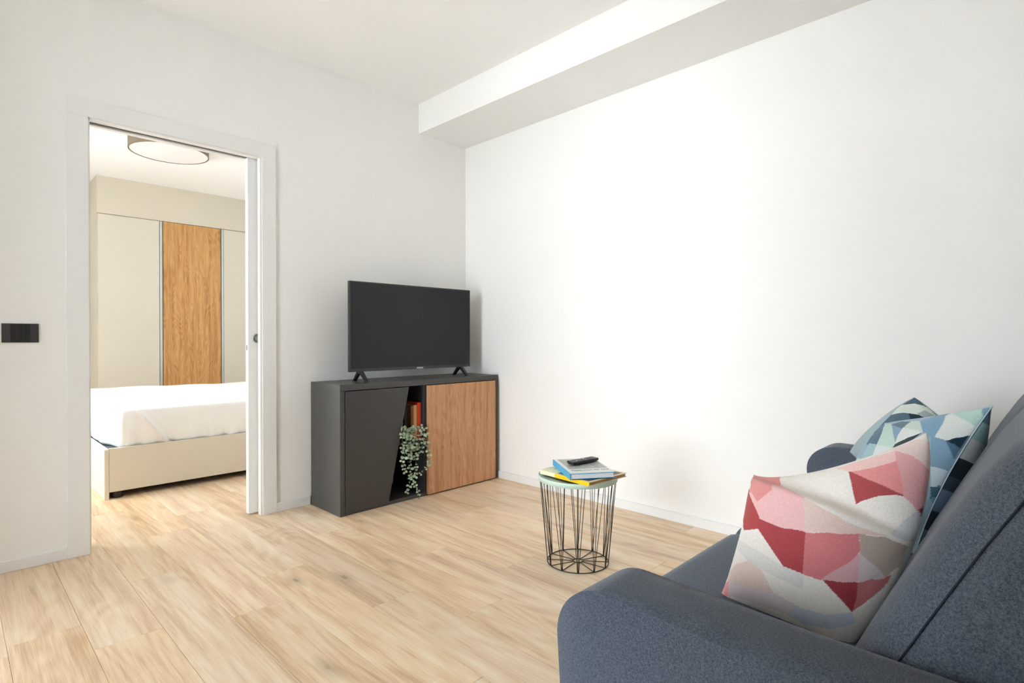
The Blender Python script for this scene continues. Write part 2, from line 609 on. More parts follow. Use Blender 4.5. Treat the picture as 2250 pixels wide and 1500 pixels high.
# skirting boards
BH, BT = 0.052, 0.012
CL0, CR1, CT = -2.4507, -1.4818, 2.1547        # outer edges of the door casing
struct(boxes('baseboard_back', [(XL, CL0, -BT, 0, 0, BH)], M_SKIRT, bevel=0.002), 'low white skirting left of the doorway')
struct(boxes('baseboard_back_right', [(CR1, -1.274, -BT, 0, 0, BH)], M_SKIRT, bevel=0.002), 'low white skirting between doorway and tv unit')
struct(boxes('baseboard_right', [(-BT, 0, YF, -0.37, 0, BH)], M_SKIRT, bevel=0.002), 'low white skirting along the right wall')
struct(boxes('baseboard_front', [(XL, -BT, YF, YF + BT, 0, BH)], M_SKIRT, bevel=0.002), 'low white skirting behind the camera')
struct(boxes('baseboard_left', [(XL, XL + BT, YF + BT, -BT, 0, BH)], M_SKIRT, bevel=0.002), 'low white skirting under the window')

# door casing (frame around the pocket door)
CI_L, CI_R, CI_T = -2.366, -1.5615, 2.072
trim = boxes('trim_1', [(CL0, CI_L, -0.012, 0.0, 0, CI_T)], M_TRIM, bevel=0.0015)
struct(trim, 'flat white casing around the doorway')
boxes('casing_side', [(CI_R, CR1, -0.012, 0.0, 0, CI_T)], M_TRIM, trim, bevel=0.0015)
boxes('casing_head', [(CL0, CR1, -0.012, 0.0, CI_T, CT)], M_TRIM, trim, bevel=0.0015)
boxes('jamb', [(DO_L, CI_L + 0.006, -0.004, T_WALL + 0.004, 0, CI_T)], M_TRIM, trim, bevel=0.001)
boxes('jamb', [(CI_R - 0.012, DO_R, -0.006, 0.030, 0, CI_T), (CI_R - 0.004, DO_R, 0.030, 0.040, 0, CI_T)], M_TRIM, trim, bevel=0.001)
boxes('jamb', [(CI_R - 0.012, DO_R, 0.094, T_WALL + 0.006, 0, CI_T)], M_TRIM, trim, bevel=0.001)
boxes('head_jamb', [(DO_L, DO_R, -0.004, 0.036, CI_T - 0.007, CI_T + 0.006)], M_TRIM, trim, bevel=0.001)
boxes('head_jamb', [(DO_L, DO_R, 0.094, T_WALL + 0.004, CI_T - 0.002, CI_T + 0.007)], M_TRIM, trim, bevel=0.001)
boxes('track', [(DO_L, DO_R, 0.040, 0.090, CI_T + 0.004, CI_T + 0.0075)], M_DARKGREY, trim)
boxes('casing_rear', [(CL0, CI_L, T_WALL, T_WALL + 0.012, 0, CI_T), (CI_R, CR1, T_WALL, T_WALL + 0.012, 0, CI_T), (CL0, CR1, T_WALL, T_WALL + 0.012, CI_T, CT)], M_TRIM, trim)

# sliding door leaf, mostly inside its pocket
LEAF = -1.621
door = boxes('door_1', [(LEAF, -0.80, 0.046, 0.084, 0.008, CI_T - 0.004)], M_TRIM, bevel=0.0015)
struct(door, 'white sliding door slid almost fully into the wall')
pull = lathe('flush_pull', [(0.0, 0.0), (0.022, 0.0), (0.022, 0.004), (0.027, 0.004), (0.027, 0.0005), (0.0, 0.0005)], M_STEEL, door, n=28)
pull.matrix_world = Matrix.Translation((LEAF + 0.052, 0.0455, 1.025)) @ Matrix.Rotation(math.pi / 2, 4, 'X')
boxes('latch_slot', [(LEAF - 0.0008, LEAF + 0.001, 0.060, 0.070, 0.955, 0.985)], M_BLACK, door)

# ================================================================== LIGHT SWITCH
sw = empty('light_switch', (-2.610, 0.0, 1.048))
tag(sw, 'black rectangular light switch plate on the wall left of the doorway', 'switch')
boxes('plate', [(-0.062, 0.062, -0.007, 0.0, -0.042, 0.042)], M_DARKGREY, sw, bevel=0.0015)
for i in range(3):
    boxes('rocker', [(-0.034 + i * 0.0228, -0.0118 + i * 0.0228, -0.0095, -0.007, -0.040, 0.040)], M_BLACK, sw, bevel=0.001)

# ================================================================== BEDROOM
# wardrobe
WX0, WX1, WY = -1.746, -0.02, 3.766
wd = empty('wardrobe', (0, 0, 0))
tag(wd, 'built-in cream wardrobe with a golden oak middle door behind the bed', 'wardrobe')
boxes('carcass', [(WX0, WX1, WY + 0.022, YB2, 0.0, ZC)], M_FASCIA, wd)
boxes('fascia', [(WX0, WX1, WY, WY + 0.022, 2.328, ZC)], M_FASCIA, wd, bevel=0.001)
boxes('plinth', [(WX0, WX1, WY + 0.012, WY + 0.022, 0.0, 0.07)], M_FASCIA, wd)
for x0, x1, mm, lb_ in ((-1.740, -1.190, M_WDOOR, 'cream door'), (-1.153, -0.561, M_OAKWARD, 'golden oak door'), (-0.527, -0.024, M_WDOOR, 'cream door')):
    d = boxes('door', [(x0, x1, WY, WY + 0.020, 0.075, 2.322)], mm, wd, bevel=0.0012)
    d['label'] = lb_
for x0, x1 in ((-1.186, -1.162), (-0.553, -0.531)):
    boxes('handle_profile', [(x0, x1, WY - 0.004, WY + 0.018, 0.075, 2.322)], M_ALU, wd, bevel=0.001)

# ceiling lamp of the bedroom
lamp = empty('ceiling_lamp', (-1.478, 2.196, ZC))
tag(lamp, 'round flat taupe drum lamp on the bedroom ceiling', 'lamp')
lathe('drum', [(0.0, 0.0), (0.300, 0.0), (0.300, -0.088), (0.292, -0.088), (0.292, -0.070), (0.0, -0.070)], M_TAUPE, lamp, n=72, smooth=False)
lathe('diffuser', [(0.0, -0.066), (0.291, -0.066), (0.291, -0.085), (0.0, -0.087)], M_DIFF, lamp, n=72, smooth=False)

# bed
bed = empty('bed', (-2.145, 1.005, 0.0))
tag(bed, 'low cream bed frame seen through the doorway', 'bed')
BLN, BWD, BHT = 2.02, 1.78, 0.322
prism('footboard', [(0, 0.0), (0, BHT - 0.012), (0.003, BHT - 0.004), (0.012, BHT), (BWD - 0.012, BHT), (BWD, BHT - 0.012), (BWD, 0.0)], 'x', 0.0, 0.026, M_BEIGE, bed, bevel=0.005, seg=3)
boxes('side_rail', [(0.027, BLN, 0.006, 0.030, 0.044, BHT)], M_BEIGE, bed, bevel=0.0015)
boxes('side_rail', [(0.027, BLN, BWD - 0.030, BWD - 0.006, 0.044, BHT)], M_BEIGE, bed, bevel=0.0015)
boxes('headboard', [(BLN, BLN + 0.04, 0.0, BWD, 0.0, 0.90)], M_BEIGE, bed, bevel=0.004)
boxes('bed_base', [(0.026, BLN, 0.030, BWD - 0.030, 0.262, 0.290)], M_SLAT, bed)
for (x, y) in ((0.075, 0.040), (BLN - 0.1, 0.06), (0.075, BWD - 0.06), (BLN - 0.1, BWD - 0.06)):
    lathe('foot', [(0, 0), (0.028, 0), (0.032, 0.006), (0.032, 0.262), (0, 0.262)], M_BLACK, bed, n=24, loc=(x, y, 0))

# made-up mattress with its white cover
def mattress():
    x0, x1, y0, y1, z0, z1 = -2.060, -0.14, 1.042, 2.735, 0.2905, 0.585
    hx, hy, hz = (x1 - x0) / 2, (y1 - y0) / 2, (z1 - z0) / 2
    c = np.array([(x0 + x1) / 2, (y0 + y1) / 2, (z0 + z1) / 2])

    def fn(a, b, cc):
        # denser grid towards the near corner
        a2 = -1 + 2 * ((a + 1) / 2) ** 1.35
        q = round_cube(a2, b, cc, hx, hy, hz, 0.055)
        P = q + c
        x, y, z = P
        low = max(0.0, min(1.0, (z1 - z) / (z1 - z0)))
        if b < -0.5:      # near long side: gathers towards the hem and two long creases
            g = 0.007 * low ** 1.5 * (math.sin(x * 38 + 1.3 * math.sin(x * 9)) + 0.7 * math.sin(x * 71 + 2))
            # diagonal crease from the top corner to the hem
            cx = -1.985 + 0.215 * low
            d = x - cx
            g -= 0.024 * math.exp(-(d / 0.016) ** 2) * min(1, low * 2.5)
            g += 0.012 * math.exp(-((d - 0.035) / 0.02) ** 2) * low
            for xc, s in ((-1.56, 0.25), (-1.44, 0.3), (-1.22, -0.2), (-1.05, 0.2)):
                d = x - xc - s * 0.18 * low
                g -= 0.016 * math.exp(-(d / 0.013) ** 2) * max(0, low - 0.35) * 1.6
            y += g - 0.012 * math.sin(math.pi * low)
        if a < -0.9:
            t_ = max(0.0, min(1.0, (y - 1.16) / 0.30))
            x += 0.006 * math.sin(y * 30) * low - 0.012 * math.sin(math.pi * low) - 0.052 * low * t_ * t_ * (3 - 2 * t_)
        if cc > 0.9:
            z += 0.008 * math.sin(x * 3.1 + 1) * math.cos(y * 2.3) + 0.003 * math.sin(x * 14 + y * 9)
            z += -0.012 * math.exp(-((y - y0) / 0.25) ** 2)
        return (x, y, z)
    return soft_box('mattress', 150, 60, 26, fn, M_SHEET)


tag(mattress(), 'mattress under a smooth white cover on the cream bed', 'mattress')

# ================================================================== TV UNIT
SBX0, SBX1, SBY, SBZ = -1.2720, -0.0135, -0.372, 0.757
sb = empty('tv_cabinet', ((SBX0 + SBX1) / 2, SBY / 2, 0.0))
tag(sb, 'low anthracite tv cabinet with one oak door and a slanted open niche', 'cabinet')
ox, oy = (SBX0 + SBX1) / 2, SBY / 2


def sbx(name, bl, m, bevel=0.0008, parent=None):
    return boxes(name, [(b[0] - ox, b[1] - ox, b[2] - oy, b[3] - oy, b[4], b[5]) for b in bl], m, parent or sb, bevel=bevel)


PT = 0.030
yb = -0.0135
sbx('top_panel', [(SBX0, SBX1, SBY, yb, SBZ - 0.036, SBZ)], M_ANTH)
sbx('side_panel', [(SBX0, SBX0 + PT, SBY, yb, 0.0, SBZ - 0.0365)], M_ANTH)
sbx('side_panel', [(SBX1 - 0.034, SBX1, SBY, yb, 0.0, SBZ - 0.0365)], M_ANTH)
sbx('bottom_panel', [(SBX0 + PT, SBX1 - 0.034, SBY + 0.004, yb, 0.0, 0.022)], M_ANTH)
sbx('back_panel', [(SBX0 + PT, SBX1 - 0.034, yb - 0.008, yb, 0.022, SBZ - 0.0365)], M_NICHE)
sbx('divider', [(-0.683, -0.660, SBY + 0.004, yb - 0.008, 0.022, SBZ - 0.0365)], M_NICHE)
sbx('divider', [(-1.010, -0.990, SBY + 0.060, yb - 0.008, 0.022, SBZ - 0.0365)], M_NICHE)
sbx('shelf', [(-0.990, -0.683, SBY + 0.017, yb - 0.008, 0.352, 0.370)], M_NICHE)
# anthracite door with a slanted edge
dpts = [(-1.239 - ox, 0.014), (-0.953 - ox, 0.014), (-0.801 - ox, 0.717), (-1.239 - ox, 0.717)]
d1 = prism('door', dpts, 'y', SBY - 0.006 - oy, SBY + 0.014 - oy, M_ANTHDOOR, sb, bevel=0.001)
d1['label'] = 'anthracite door with a slanted edge'
d2 = sbx('door', [(-0.658, -0.052, SBY - 0.016, SBY + 0.004, 0.010, 0.717)], M_OAKDOOR, 0.001)
d2['label'] = 'oak veneer door'

# books in the niche
def niche_book(x0, w, h, dep, m, label, lean=0.0, y=-0.300):
    b = empty('book', (x0 + w / 2, y, 0.3705))
    b.rotation_euler = (0, lean, 0)
    t = 0.0025
    boxes('cover', [(-w / 2, -w / 2 + t, 0.0, dep, 0.0, h), (w / 2 - t, w / 2, 0.0, dep, 0.0, h), (-w / 2 + t, w / 2 - t, 0.0, t, 0.0, h)], m, b)
    boxes('pages', [(-w / 2 + t, w / 2 - t, t, dep - 0.004, 0.003, h - 0.004)], M_PAGES, b)
    tag(b, label, 'book', 'upright books in the cabinet niche')
    return b


niche_book(-0.800, 0.034, 0.224, 0.15, M_DARKB, 'dark brown book at the slanted side of the cabinet niche', y=-0.325)
niche_book(-0.764, 0.021, 0.220, 0.14, M_BROWNB, 'thin brown book between dark and tan books in the niche', y=-0.345)
niche_book(-0.742, 0.026, 0.222, 0.14, M_TANB, 'pale tan book in the cabinet niche next to the red one', y=-0.343)
niche_book(-0.715, 0.028, 0.236, 0.15, M_RED, 'red book, tallest in the cabinet niche', y=-0.348)

# trailing eucalyptus
pl_root = empty('trailing_plant', (-0.860, -0.290, 0.3705))
tag(pl_root, 'trailing eucalyptus plant hanging out of the cabinet niche', 'plant')
pot = lathe('pot', [(0.0, 0.0), (0.030, 0.0), (0.038, 0.055), (0.038, 0.060), (0.033, 0.060), (0.031, 0.050), (0.0, 0.050)], M_POT, pl_root, n=28)
lathe('soil', [(0.031, 0.049), (0.0, 0.052)], M_SOIL, pot, n=20)


def leaf_into(bm, p, dirv, upv, L_, W_):
    dirv = dirv.normalized()
    side = dirv.cross(upv)
    if side.length < 1e-4:
        side = dirv.orthogonal()
    side.normalize()
    nrm = side.cross(dirv)
    pts = [(0, 0, 0), (0.30, 0.42, 0.05), (0.70, 0.46, 0.07), (1.0, 0.0, 0.0), (0.70, -0.46, 0.07), (0.30, -0.42, 0.05)]
    vs = [bm.verts.new(p + dirv * (a * L_) + side * (b * W_) + nrm * (c * L_)) for a, b, c in pts]
    mid = bm.verts.new(p + dirv * (0.5 * L_) - nrm * (0.03 * L_))
    for i in range(6):
        bm.faces.new((vs[i], vs[(i + 1) % 6], mid))


def strand(pts, n_nodes, lsz, seed):
    r = random.Random(seed)
    P = [Vector(q) - Vector(pl_root.location) for q in pts]
    # smooth resample (Catmull-Rom)
    dense = []
    ext = [P[0] * 2 - P[1]] + P + [P[-1] * 2 - P[-2]]
    for i in range(1, len(ext) - 2):
        for s in range(12):
            t = s / 12
            a, b, c, d = ext[i - 1], ext[i], ext[i + 1], ext[i + 2]
            dense.append(0.5 * ((2 * b) + (c - a) * t + (2 * a - 5 * b + 4 * c - d) * t * t + (3 * b - a - 3 * c + d) * t ** 3))
    dense.append(P[-1])
    st = tube('stem', dense[::2] + [dense[-1]], 0.0011, M_STEM, pl_root, n=5)
    bm = bmesh.new()
    cum = [0.0]
    for a, b in zip(dense, dense[1:]):
        cum.append(cum[-1] + (b - a).length)
    for q in range(n_nodes):
        target = cum[-1] * (0.04 + 0.96 * q / (n_nodes - 1))
        i = min(range(len(cum)), key=lambda j: abs(cum[j] - target))
        p = dense[i]
        t = (dense[min(i + 1, len(dense) - 1)] - dense[max(i - 1, 0)]).normalized()
        ang = q * 1.2 + r.uniform(-0.4, 0.4)
        u = t.orthogonal().normalized()
        w = t.cross(u)
        sz = lsz * 1.08 * (1.0 - 0.30 * q / n_nodes) * r.uniform(0.8, 1.2)
        for s in (0, math.pi):
            dv = (u * math.cos(ang + s) + w * math.sin(ang + s)) + t * r.uniform(-0.1, 0.45)
            leaf_into(bm, p, dv, Vector((-0.6 + r.uniform(-.5, .5), -0.7 + r.uniform(-.3, .3), 0.5 + r.uniform(-.4, .4))), sz, sz * 0.85)
    lv = bm_obj('leaves', bm, M_LEAF, st, True)
    lv['kind'] = 'stuff'


YO = SBY - 0.012
strand([(-0.850, -0.275, 0.430), (-0.845, -0.340, 0.475), (-0.846, YO - 0.012, 0.440), (-0.850, YO - 0.020, 0.330), (-0.862, YO - 0.02, 0.230), (-0.850, YO - 0.02, 0.190)], 17, 0.026, 1)
strand([(-0.842, -0.275, 0.430), (-0.825, -0.345, 0.455), (-0.815, YO - 0.015, 0.420), (-0.815, YO - 0.022, 0.300), (-0.818, YO - 0.02, 0.250)], 14, 0.026, 2)
strand([(-0.838, -0.300, 0.430), (-0.810, -0.362, 0.430), (-0.775, YO - 0.012, 0.400), (-0.770, YO - 0.020, 0.290), (-0.768, YO - 0.02, 0.180), (-0.775, YO - 0.02, 0.150)], 18, 0.026, 3)
strand([(-0.845, -0.268, 0.430), (-0.860, -0.345, 0.490), (-0.868, YO - 0.014, 0.440), (-0.872, YO - 0.020, 0.300), (-0.872, YO - 0.02, 0.235)], 14, 0.024, 4)
strand([(-0.840, -0.300, 0.430), (-0.810, -0.366, 0.420), (-0.808, YO - 0.012, 0.330), (-0.808, YO - 0.016, 0.200), (-0.815, YO - 0.016, 0.110), (-0.835, YO - 0.016, 0.060)], 20, 0.024, 5)
strand([(-0.840, -0.300, 0.430), (-0.775, -0.372, 0.440), (-0.715, YO - 0.010, 0.440), (-0.706, YO - 0.016, 0.380), (-0.716, YO - 0.020, 0.330), (-0.720, YO - 0.02, 0.300)], 12, 0.026, 6)
strand([(-0.840, -0.300, 0.430), (-0.760, -0.374, 0.450), (-0.696, YO - 0.012, 0.450), (-0.684, YO - 0.022, 0.340), (-0.668, YO - 0.030, 0.260), (-0.674, YO - 0.03, 0.215)], 15, 0.024, 7)
strand([(-0.840, -0.300, 0.430), (-0.780, -0.372, 0.425), (-0.745, YO - 0.010, 0.420), (-0.748, YO - 0.018, 0.340), (-0.735, YO - 0.02, 0.300)], 10, 0.025, 8)
strand([(-0.668, YO - 0.030, 0.262), (-0.680, YO - 0.028, 0.205), (-0.715, YO - 0.02, 0.175), (-0.735, YO - 0.02, 0.160)], 6, 0.020, 9)
strand([(-0.800, YO - 0.016, 0.180), (-0.790, YO - 0.020, 0.120), (-0.765, YO - 0.024, 0.075), (-0.750, YO - 0.028, 0.030), (-0.752, YO - 0.03, 0.012)], 9, 0.022, 10)

# ================================================================== TV
tv = empty('television', (-0.640, -0.205, SBZ))
tag(tv, 'black flat screen television, switched off, on the anthracite cabinet', 'television')
TW, TZ0, TZ1 = 0.974, 0.0605, 0.6185
YS = -0.018
boxes('housing', [(-TW / 2, TW / 2, YS + 0.002, YS + 0.022, TZ0, TZ1)], M_TVFRAME, tv, bevel=0.002)
boxes('rear_housing', [(-TW / 2 + 0.09, TW / 2 - 0.09, YS + 0.022, YS + 0.070, TZ0 + 0.02, TZ0 + 0.36)], M_BLACK, tv, bevel=0.01)
boxes('screen', [(-TW / 2 + 0.007, TW / 2 - 0.007, YS, YS + 0.003, TZ0 + 0.018, TZ1 - 0.007)], M_SCREEN, tv)
boxes('bezel', [(-TW / 2, TW / 2, YS - 0.001, YS + 0.004, TZ0, TZ0 + 0.018), (-TW / 2, TW / 2, YS - 0.001, YS + 0.004, TZ1 - 0.007, TZ1),
                (-TW / 2, -TW / 2 + 0.007, YS - 0.001, YS + 0.004, TZ0 + 0.018, TZ1 - 0.007), (TW / 2 - 0.007, TW / 2, YS - 0.001, YS + 0.004, TZ0 + 0.018, TZ1 - 0.007)], M_TVFRAME, tv)
boxes('badge', [(0.010, 0.062, YS - 0.003, YS - 0.001, TZ0 + 0.003, TZ0 + 0.012)], M_SILVER, tv, bevel=0.0005)
for fx in (-0.405, 0.405):
    ft = prism('foot', [(-0.088, 0.0), (-0.072, 0.0), (-0.008, 0.050), (0.008, 0.050), (0.058, 0.0), (0.074, 0.0), (0.018, 0.068), (-0.018, 0.068)],
               'x', fx - 0.011, fx + 0.011, M_BLACK, tv, bevel=0.002)

# ================================================================== WIRE TABLE
TX, TY = -0.823, -1.726
tb = empty('side_table', (TX, TY, 0.0))
tag(tb, 'round wire basket side table with a mint tray top', 'table')
RB, RT_, ZT = 0.139, 0.176, 0.388


def circ(r, z, n=64):
    return [(r * math.cos(2 * math.pi * i / n), r * math.sin(2 * math.pi * i / n), z) for i in range(n)]


lathe('tray', [(0.0, ZT + 0.004), (0.176, ZT + 0.004), (0.178, ZT + 0.012), (0.180, ZT + 0.012), (0.1805, ZT + 0.008), (0.179, ZT - 0.010), (0.177, ZT - 0.010), (0.176, ZT + 0.000), (0.0, ZT + 0.000)], M_MINT, tb, n=80)
tube('base_ring', circ(RB, 0.003), 0.0022, M_WIRE, tb, closed=True)
tube('hub_ring', circ(0.022, 0.003, 24), 0.002, M_WIRE, tb, closed=True)
tube('top_ring', circ(RT_ - 0.002, ZT - 0.006), 0.0022, M_WIRE, tb, closed=True)
NN = 12
a0 = math.radians(8)
spoke_me = None
wire_me = []
for k in range(NN):
    ang = a0 + 2 * math.pi * k / NN
    if k == 0:
        s = tube('spoke', [(0.022, 0, 0.003), (RB, 0, 0.003)], 0.0018, M_WIRE, tb)
        spoke_me = s.data
        s.rotation_euler = (0, 0, ang)
        for j in range(3):
            da = math.radians((j - 1) * 10.0)
            db = math.radians((j - 1) * 1.0)
            w_ = tube('wire', [((RT_ - 0.002) * math.cos(da), (RT_ - 0.002) * math.sin(da), ZT - 0.006), (RB * math.cos(db), RB * math.sin(db), 0.003)], 0.0015, M_WIRE, tb)
            w_.rotation_euler = (0, 0, ang)
            wire_me.append(w_.data)
    else:
        s = link('spoke', spoke_me, None, tb, rot=(0, 0, ang))
        for me_ in wire_me:
            link('wire', me_, None, tb, rot=(0, 0, ang))


# books on the table: root at the spine/front corner, x along the spine edge, y across the cover
def table_book(name, corner, rotz, w, d, h, z, cover, pages, label):
    b = empty(name, (corner[0], corner[1], z), rotz)
    tag(b, label, 'book', 'books on the wire table')
    t = 0.003
    boxes('back_cover', [(0, w, 0, d, 0, t)], cover, b)
    boxes('front_cover', [(0, w, 0, d, h - t, h)], cover, b)
    boxes('spine', [(0, w, 0, t, t, h - t)], cover, b)
    boxes('pages', [(0.004, w - 0.004, t, d - 0.004, t, h - t)], pages, b)
    return b


ZBK = 0.4005
w1, d1_, h1 = 0.297, 0.252, 0.0175
bk1 = table_book('book', (-0.937, -1.597), math.radians(-95.0), w1, d1_, h1, ZBK, M_CREAMCOV, M_PAGES,
                 'large flat book with yellow spine, lowest on the wire table')
boxes('spine_band', [(0.095, w1 + 0.0003, -0.0012, 0.0, -0.0001, h1 + 0.0001)], M_YELLOW, bk1)
boxes('cover_photo', [(0.100, w1 - 0.012, 0.012, d1_ - 0.02, h1, h1 + 0.0005)], M_DARKCOV, bk1)
boxes('cover_print', [(0.030, 0.034, 0.06, 0.16, h1, h1 + 0.0005), (0.045, 0.048, 0.08, 0.14, h1, h1 + 0.0005)], M_GREYTXT, bk1)
w2, d2_, h2 = 0.286, 0.200, 0.0265
zb2 = ZBK + h1 + 0.0008
bk2 = table_book('book', (-0.826, -1.580), math.radians(-125.3), w2, d2_, h2, zb2, M_BLUE, M_PAGEW,
                 'white covered book with blue spine under the remote control')
boxes('jacket', [(0.0, w2, 0.004, d2_, h2, h2 + 0.0006)], M_WHITECOV, bk2)
boxes('cover_photo', [(0.012, w2 - 0.078, 0.020, d2_ - 0.006, h2 + 0.0006, h2 + 0.0010)], M_GREYPHOTO, bk2)
boxes('back_edge', [(w2, w2 + 0.0006, 0.01, d2_ - 0.006, 0.0, 0.003)], M_NAVY, bk2)
fc = bpy.data.curves.new('title', 'FONT')
fc.body = 'Cappuccini del sole'
fc.size = 0.0215
fc.extrude = 0.0002
fo = bpy.data.objects.new('title_curve', fc)
COL.objects.link(fo)
bpy.context.view_layer.update()
tm = bpy.data.meshes.new_from_object(fo.evaluated_get(bpy.context.evaluated_depsgraph_get()))
bpy.data.objects.remove(fo, do_unlink=True)
tm.materials.clear()
link('title', tm, M_GREYTXT, bk2, loc=(w2 - 0.046, 0.022, h2 + 0.0008), rot=(0, 0, math.pi / 2))

# remote control
rm = empty('remote_control', (-0.795, -1.735, zb2 + h2 + 0.0013), math.radians(-9))
tag(rm, 'black remote control lying on the white and blue book', 'remote')


def rem_fn(a, b, c):
    x = a * 0.080
    wd_ = 0.0215 + 0.0025 * a * a
    y = b * wd_
    z = 0.009 + c * 0.009
    if c < 0:
        y *= 0.78
        x *= 0.965
        z += 0.0045 * abs(a) ** 3
    e = max(0, abs(a) - 0.85) / 0.15
    y *= 1 - 0.12 * e * e
    return (x, y, z)


soft_box('body', 24, 8, 6, rem_fn, M_BLACK, rm)
for i in range(7):
    for j in range(3):
        if i in (3, 4):
            continue
        boxes('button', [(-0.062 + i * 0.018, -0.054 + i * 0.018, -0.0135 + j * 0.010, -0.0075 + j * 0.010, 0.0178, 0.0192)],
              M_SILVER if (i, j) == (1, 1) else M_DARKGREY, rm, bevel=0.0006)
lathe('dial', [(0, 0.0178), (0.010, 0.0178), (0.010, 0.0192), (0.006, 0.0194), (0, 0.0194)], M_DARKGREY, rm, n=24, loc=(0.001, 0, 0))
lathe('dial', [(0, 0.0192), (0.0045, 0.0192), (0.0045, 0.0200), (0, 0.0202)], M_SILVER, rm, n=20, loc=(0.001, 0, 0))

# ================================================================== SOFA
sofa = empty('sofa', (-1.27, -3.10, 0.0))
tag(sofa, 'slate grey two-seat fabric sofa with rounded armrests', 'sofa')
SOX, SOY = -1.27, -3.10
AH = 0.600


def arm(x0, x1, yf, outer_first):
    yb_, R, n = -3.60, 0.095, 12
    pts = [(yb_, 0.05), (yf, 0.05)]
    for i in range(n + 1):
        t = math.pi / 2 * i / n
        pts.append((yf - R + R * math.cos(t), AH - R + R * math.sin(t)))
    pts.append((yb_, AH))
    pts = [(p[0] - SOY, p[1]) for p in pts]
    a = prism('armrest', pts, 'x', x0 - SOX, x1 - SOX, M_SOFA, sofa, bevel=0.038, seg=6, smooth=True)
    # piping along the outline on the side that faces the camera
    pp = []
    off = 0.014
    for y_, z_ in [(yf, 0.06), (yf, AH - R)] + [(yf - R + R * math.cos(math.pi / 2 * i / n), AH - R + R * math.sin(math.pi / 2 * i / n)) for i in range(1, n // 2 + 1)]:
        pp.append((x0 + 0.011 - SOX, y_ - 0.011 - SOY, z_ - 0.011 * max(0, (z_ - (AH - R)) / R)))
    tube('piping', pp, 0.0028, M_SOFA, a, n=6)
    return a


arm(-2.092, -1.958, -2.652, True)
arm(-0.462, -0.330, -2.585, False)
XI0, XI1 = -1.956, -0.464
boxes('base_frame', [(XI0 - SOX, XI1 - SOX, -3.58 - SOY, -2.64 - SOY, 0.06, 0.285)], M_SOFA, sofa, bevel=0.012, seg=3)
boxes('back_frame', [(XI0 - SOX, XI1 - SOX, -3.60 - SOY, -3.44 - SOY, 0.285, 0.86)], M_SOFA, sofa, bevel=0.03, seg=4)
for x in (-2.03, -0.39):
    for y in (-2.72, -3.52):
        lathe('foot', [(0, 0), (0.02, 0), (0.026, 0.052), (0, 0.052)], M_BLACK, sofa, n=20, loc=(x - SOX, y - SOY, 0))
xm = (XI0 + XI1) / 2
SEAT_T = 0.456


def seat(x0, x1):
    y0, y1, z0, z1 = -3.42, -2.588, 0.287, SEAT_T
    hx, hy, hz = (x1 - x0) / 2, (y1 - y0) / 2, (z1 - z0) / 2
    c = np.array([(x0 + x1) / 2 - SOX, (y0 + y1) / 2 - SOY, (z0 + z1) / 2])

    def fn(a, b, cc):
        q = round_cube(a, b, cc, hx, hy, hz, 0.045) + c
        if cc > 0.5:
            q[2] += 0.014 * (1 - a ** 4) * (1 - b ** 4)
        return tuple(q)
    return soft_box('seat_cushion', 32, 36, 12, fn, M_SOFA, sofa)


seat(XI0 + 0.004, xm - 0.002)
seat(xm + 0.002, XI1 - 0.004)

# back cushions: reclined, puffed at the front, with a boxing seam down each end
PROF = [(0.430, -3.012), (0.551, -3.062), (0.669, -3.120), (0.760, -3.166), (0.833, -3.206), (0.883, -3.240), (0.915, -3.275)]


def back_cushion(x0, x1):
    z0, z1 = 0.452, 0.935
    zs = [p[0] for p in PROF]
    yv = [p[1] for p in PROF]
    xc, hx = (x0 + x1) / 2, (x1 - x0) / 2

    def fn(a, b, cc):
        # b: -1 rear .. +1 front, cc: height
        q = round_cube(a, b, cc, hx, 0.10, (z1 - z0) / 2, 0.035)
        z = q[2] + (z0 + z1) / 2
        yfront = float(np.interp(z, zs, yv))
        if b > 0:
            puff = 0.042 * (1 - (1 - max(0.0, 1 - abs(a)) * 4) ** 2 if abs(a) > 0.75 else 1.0)
            y = yfront - 0.042 + (q[1] - 0.10) + puff * b
        else:
            y = yfront - 0.042 - 0.10 + q[1] * 1.2
        t = (z - z0) / (z1 - z0)
        y = min(y, 9)
        return (xc + q[0] - SOX, y - SOY, z)
    o = soft_box('back_cushion', 48, 10, 36, fn, M_SOFA, sofa)
    for s in (-1, 1):
        pts = []
        for z in np.linspace(z0 + 0.03, z1 - 0.03, 24):
            yfront = float(np.interp(z, zs, yv))
            pts.append((xc + s * (hx - 0.0085) - SOX, yfront - 0.042 - 0.008 - SOY, float(z)))
        tube('seam', pts, 0.0013, M_SEAM, o, n=6)
    return o


back_cushion(XI0 + 0.002, xm - 0.002)
back_cushion(xm + 0.002, XI1 - 0.002)

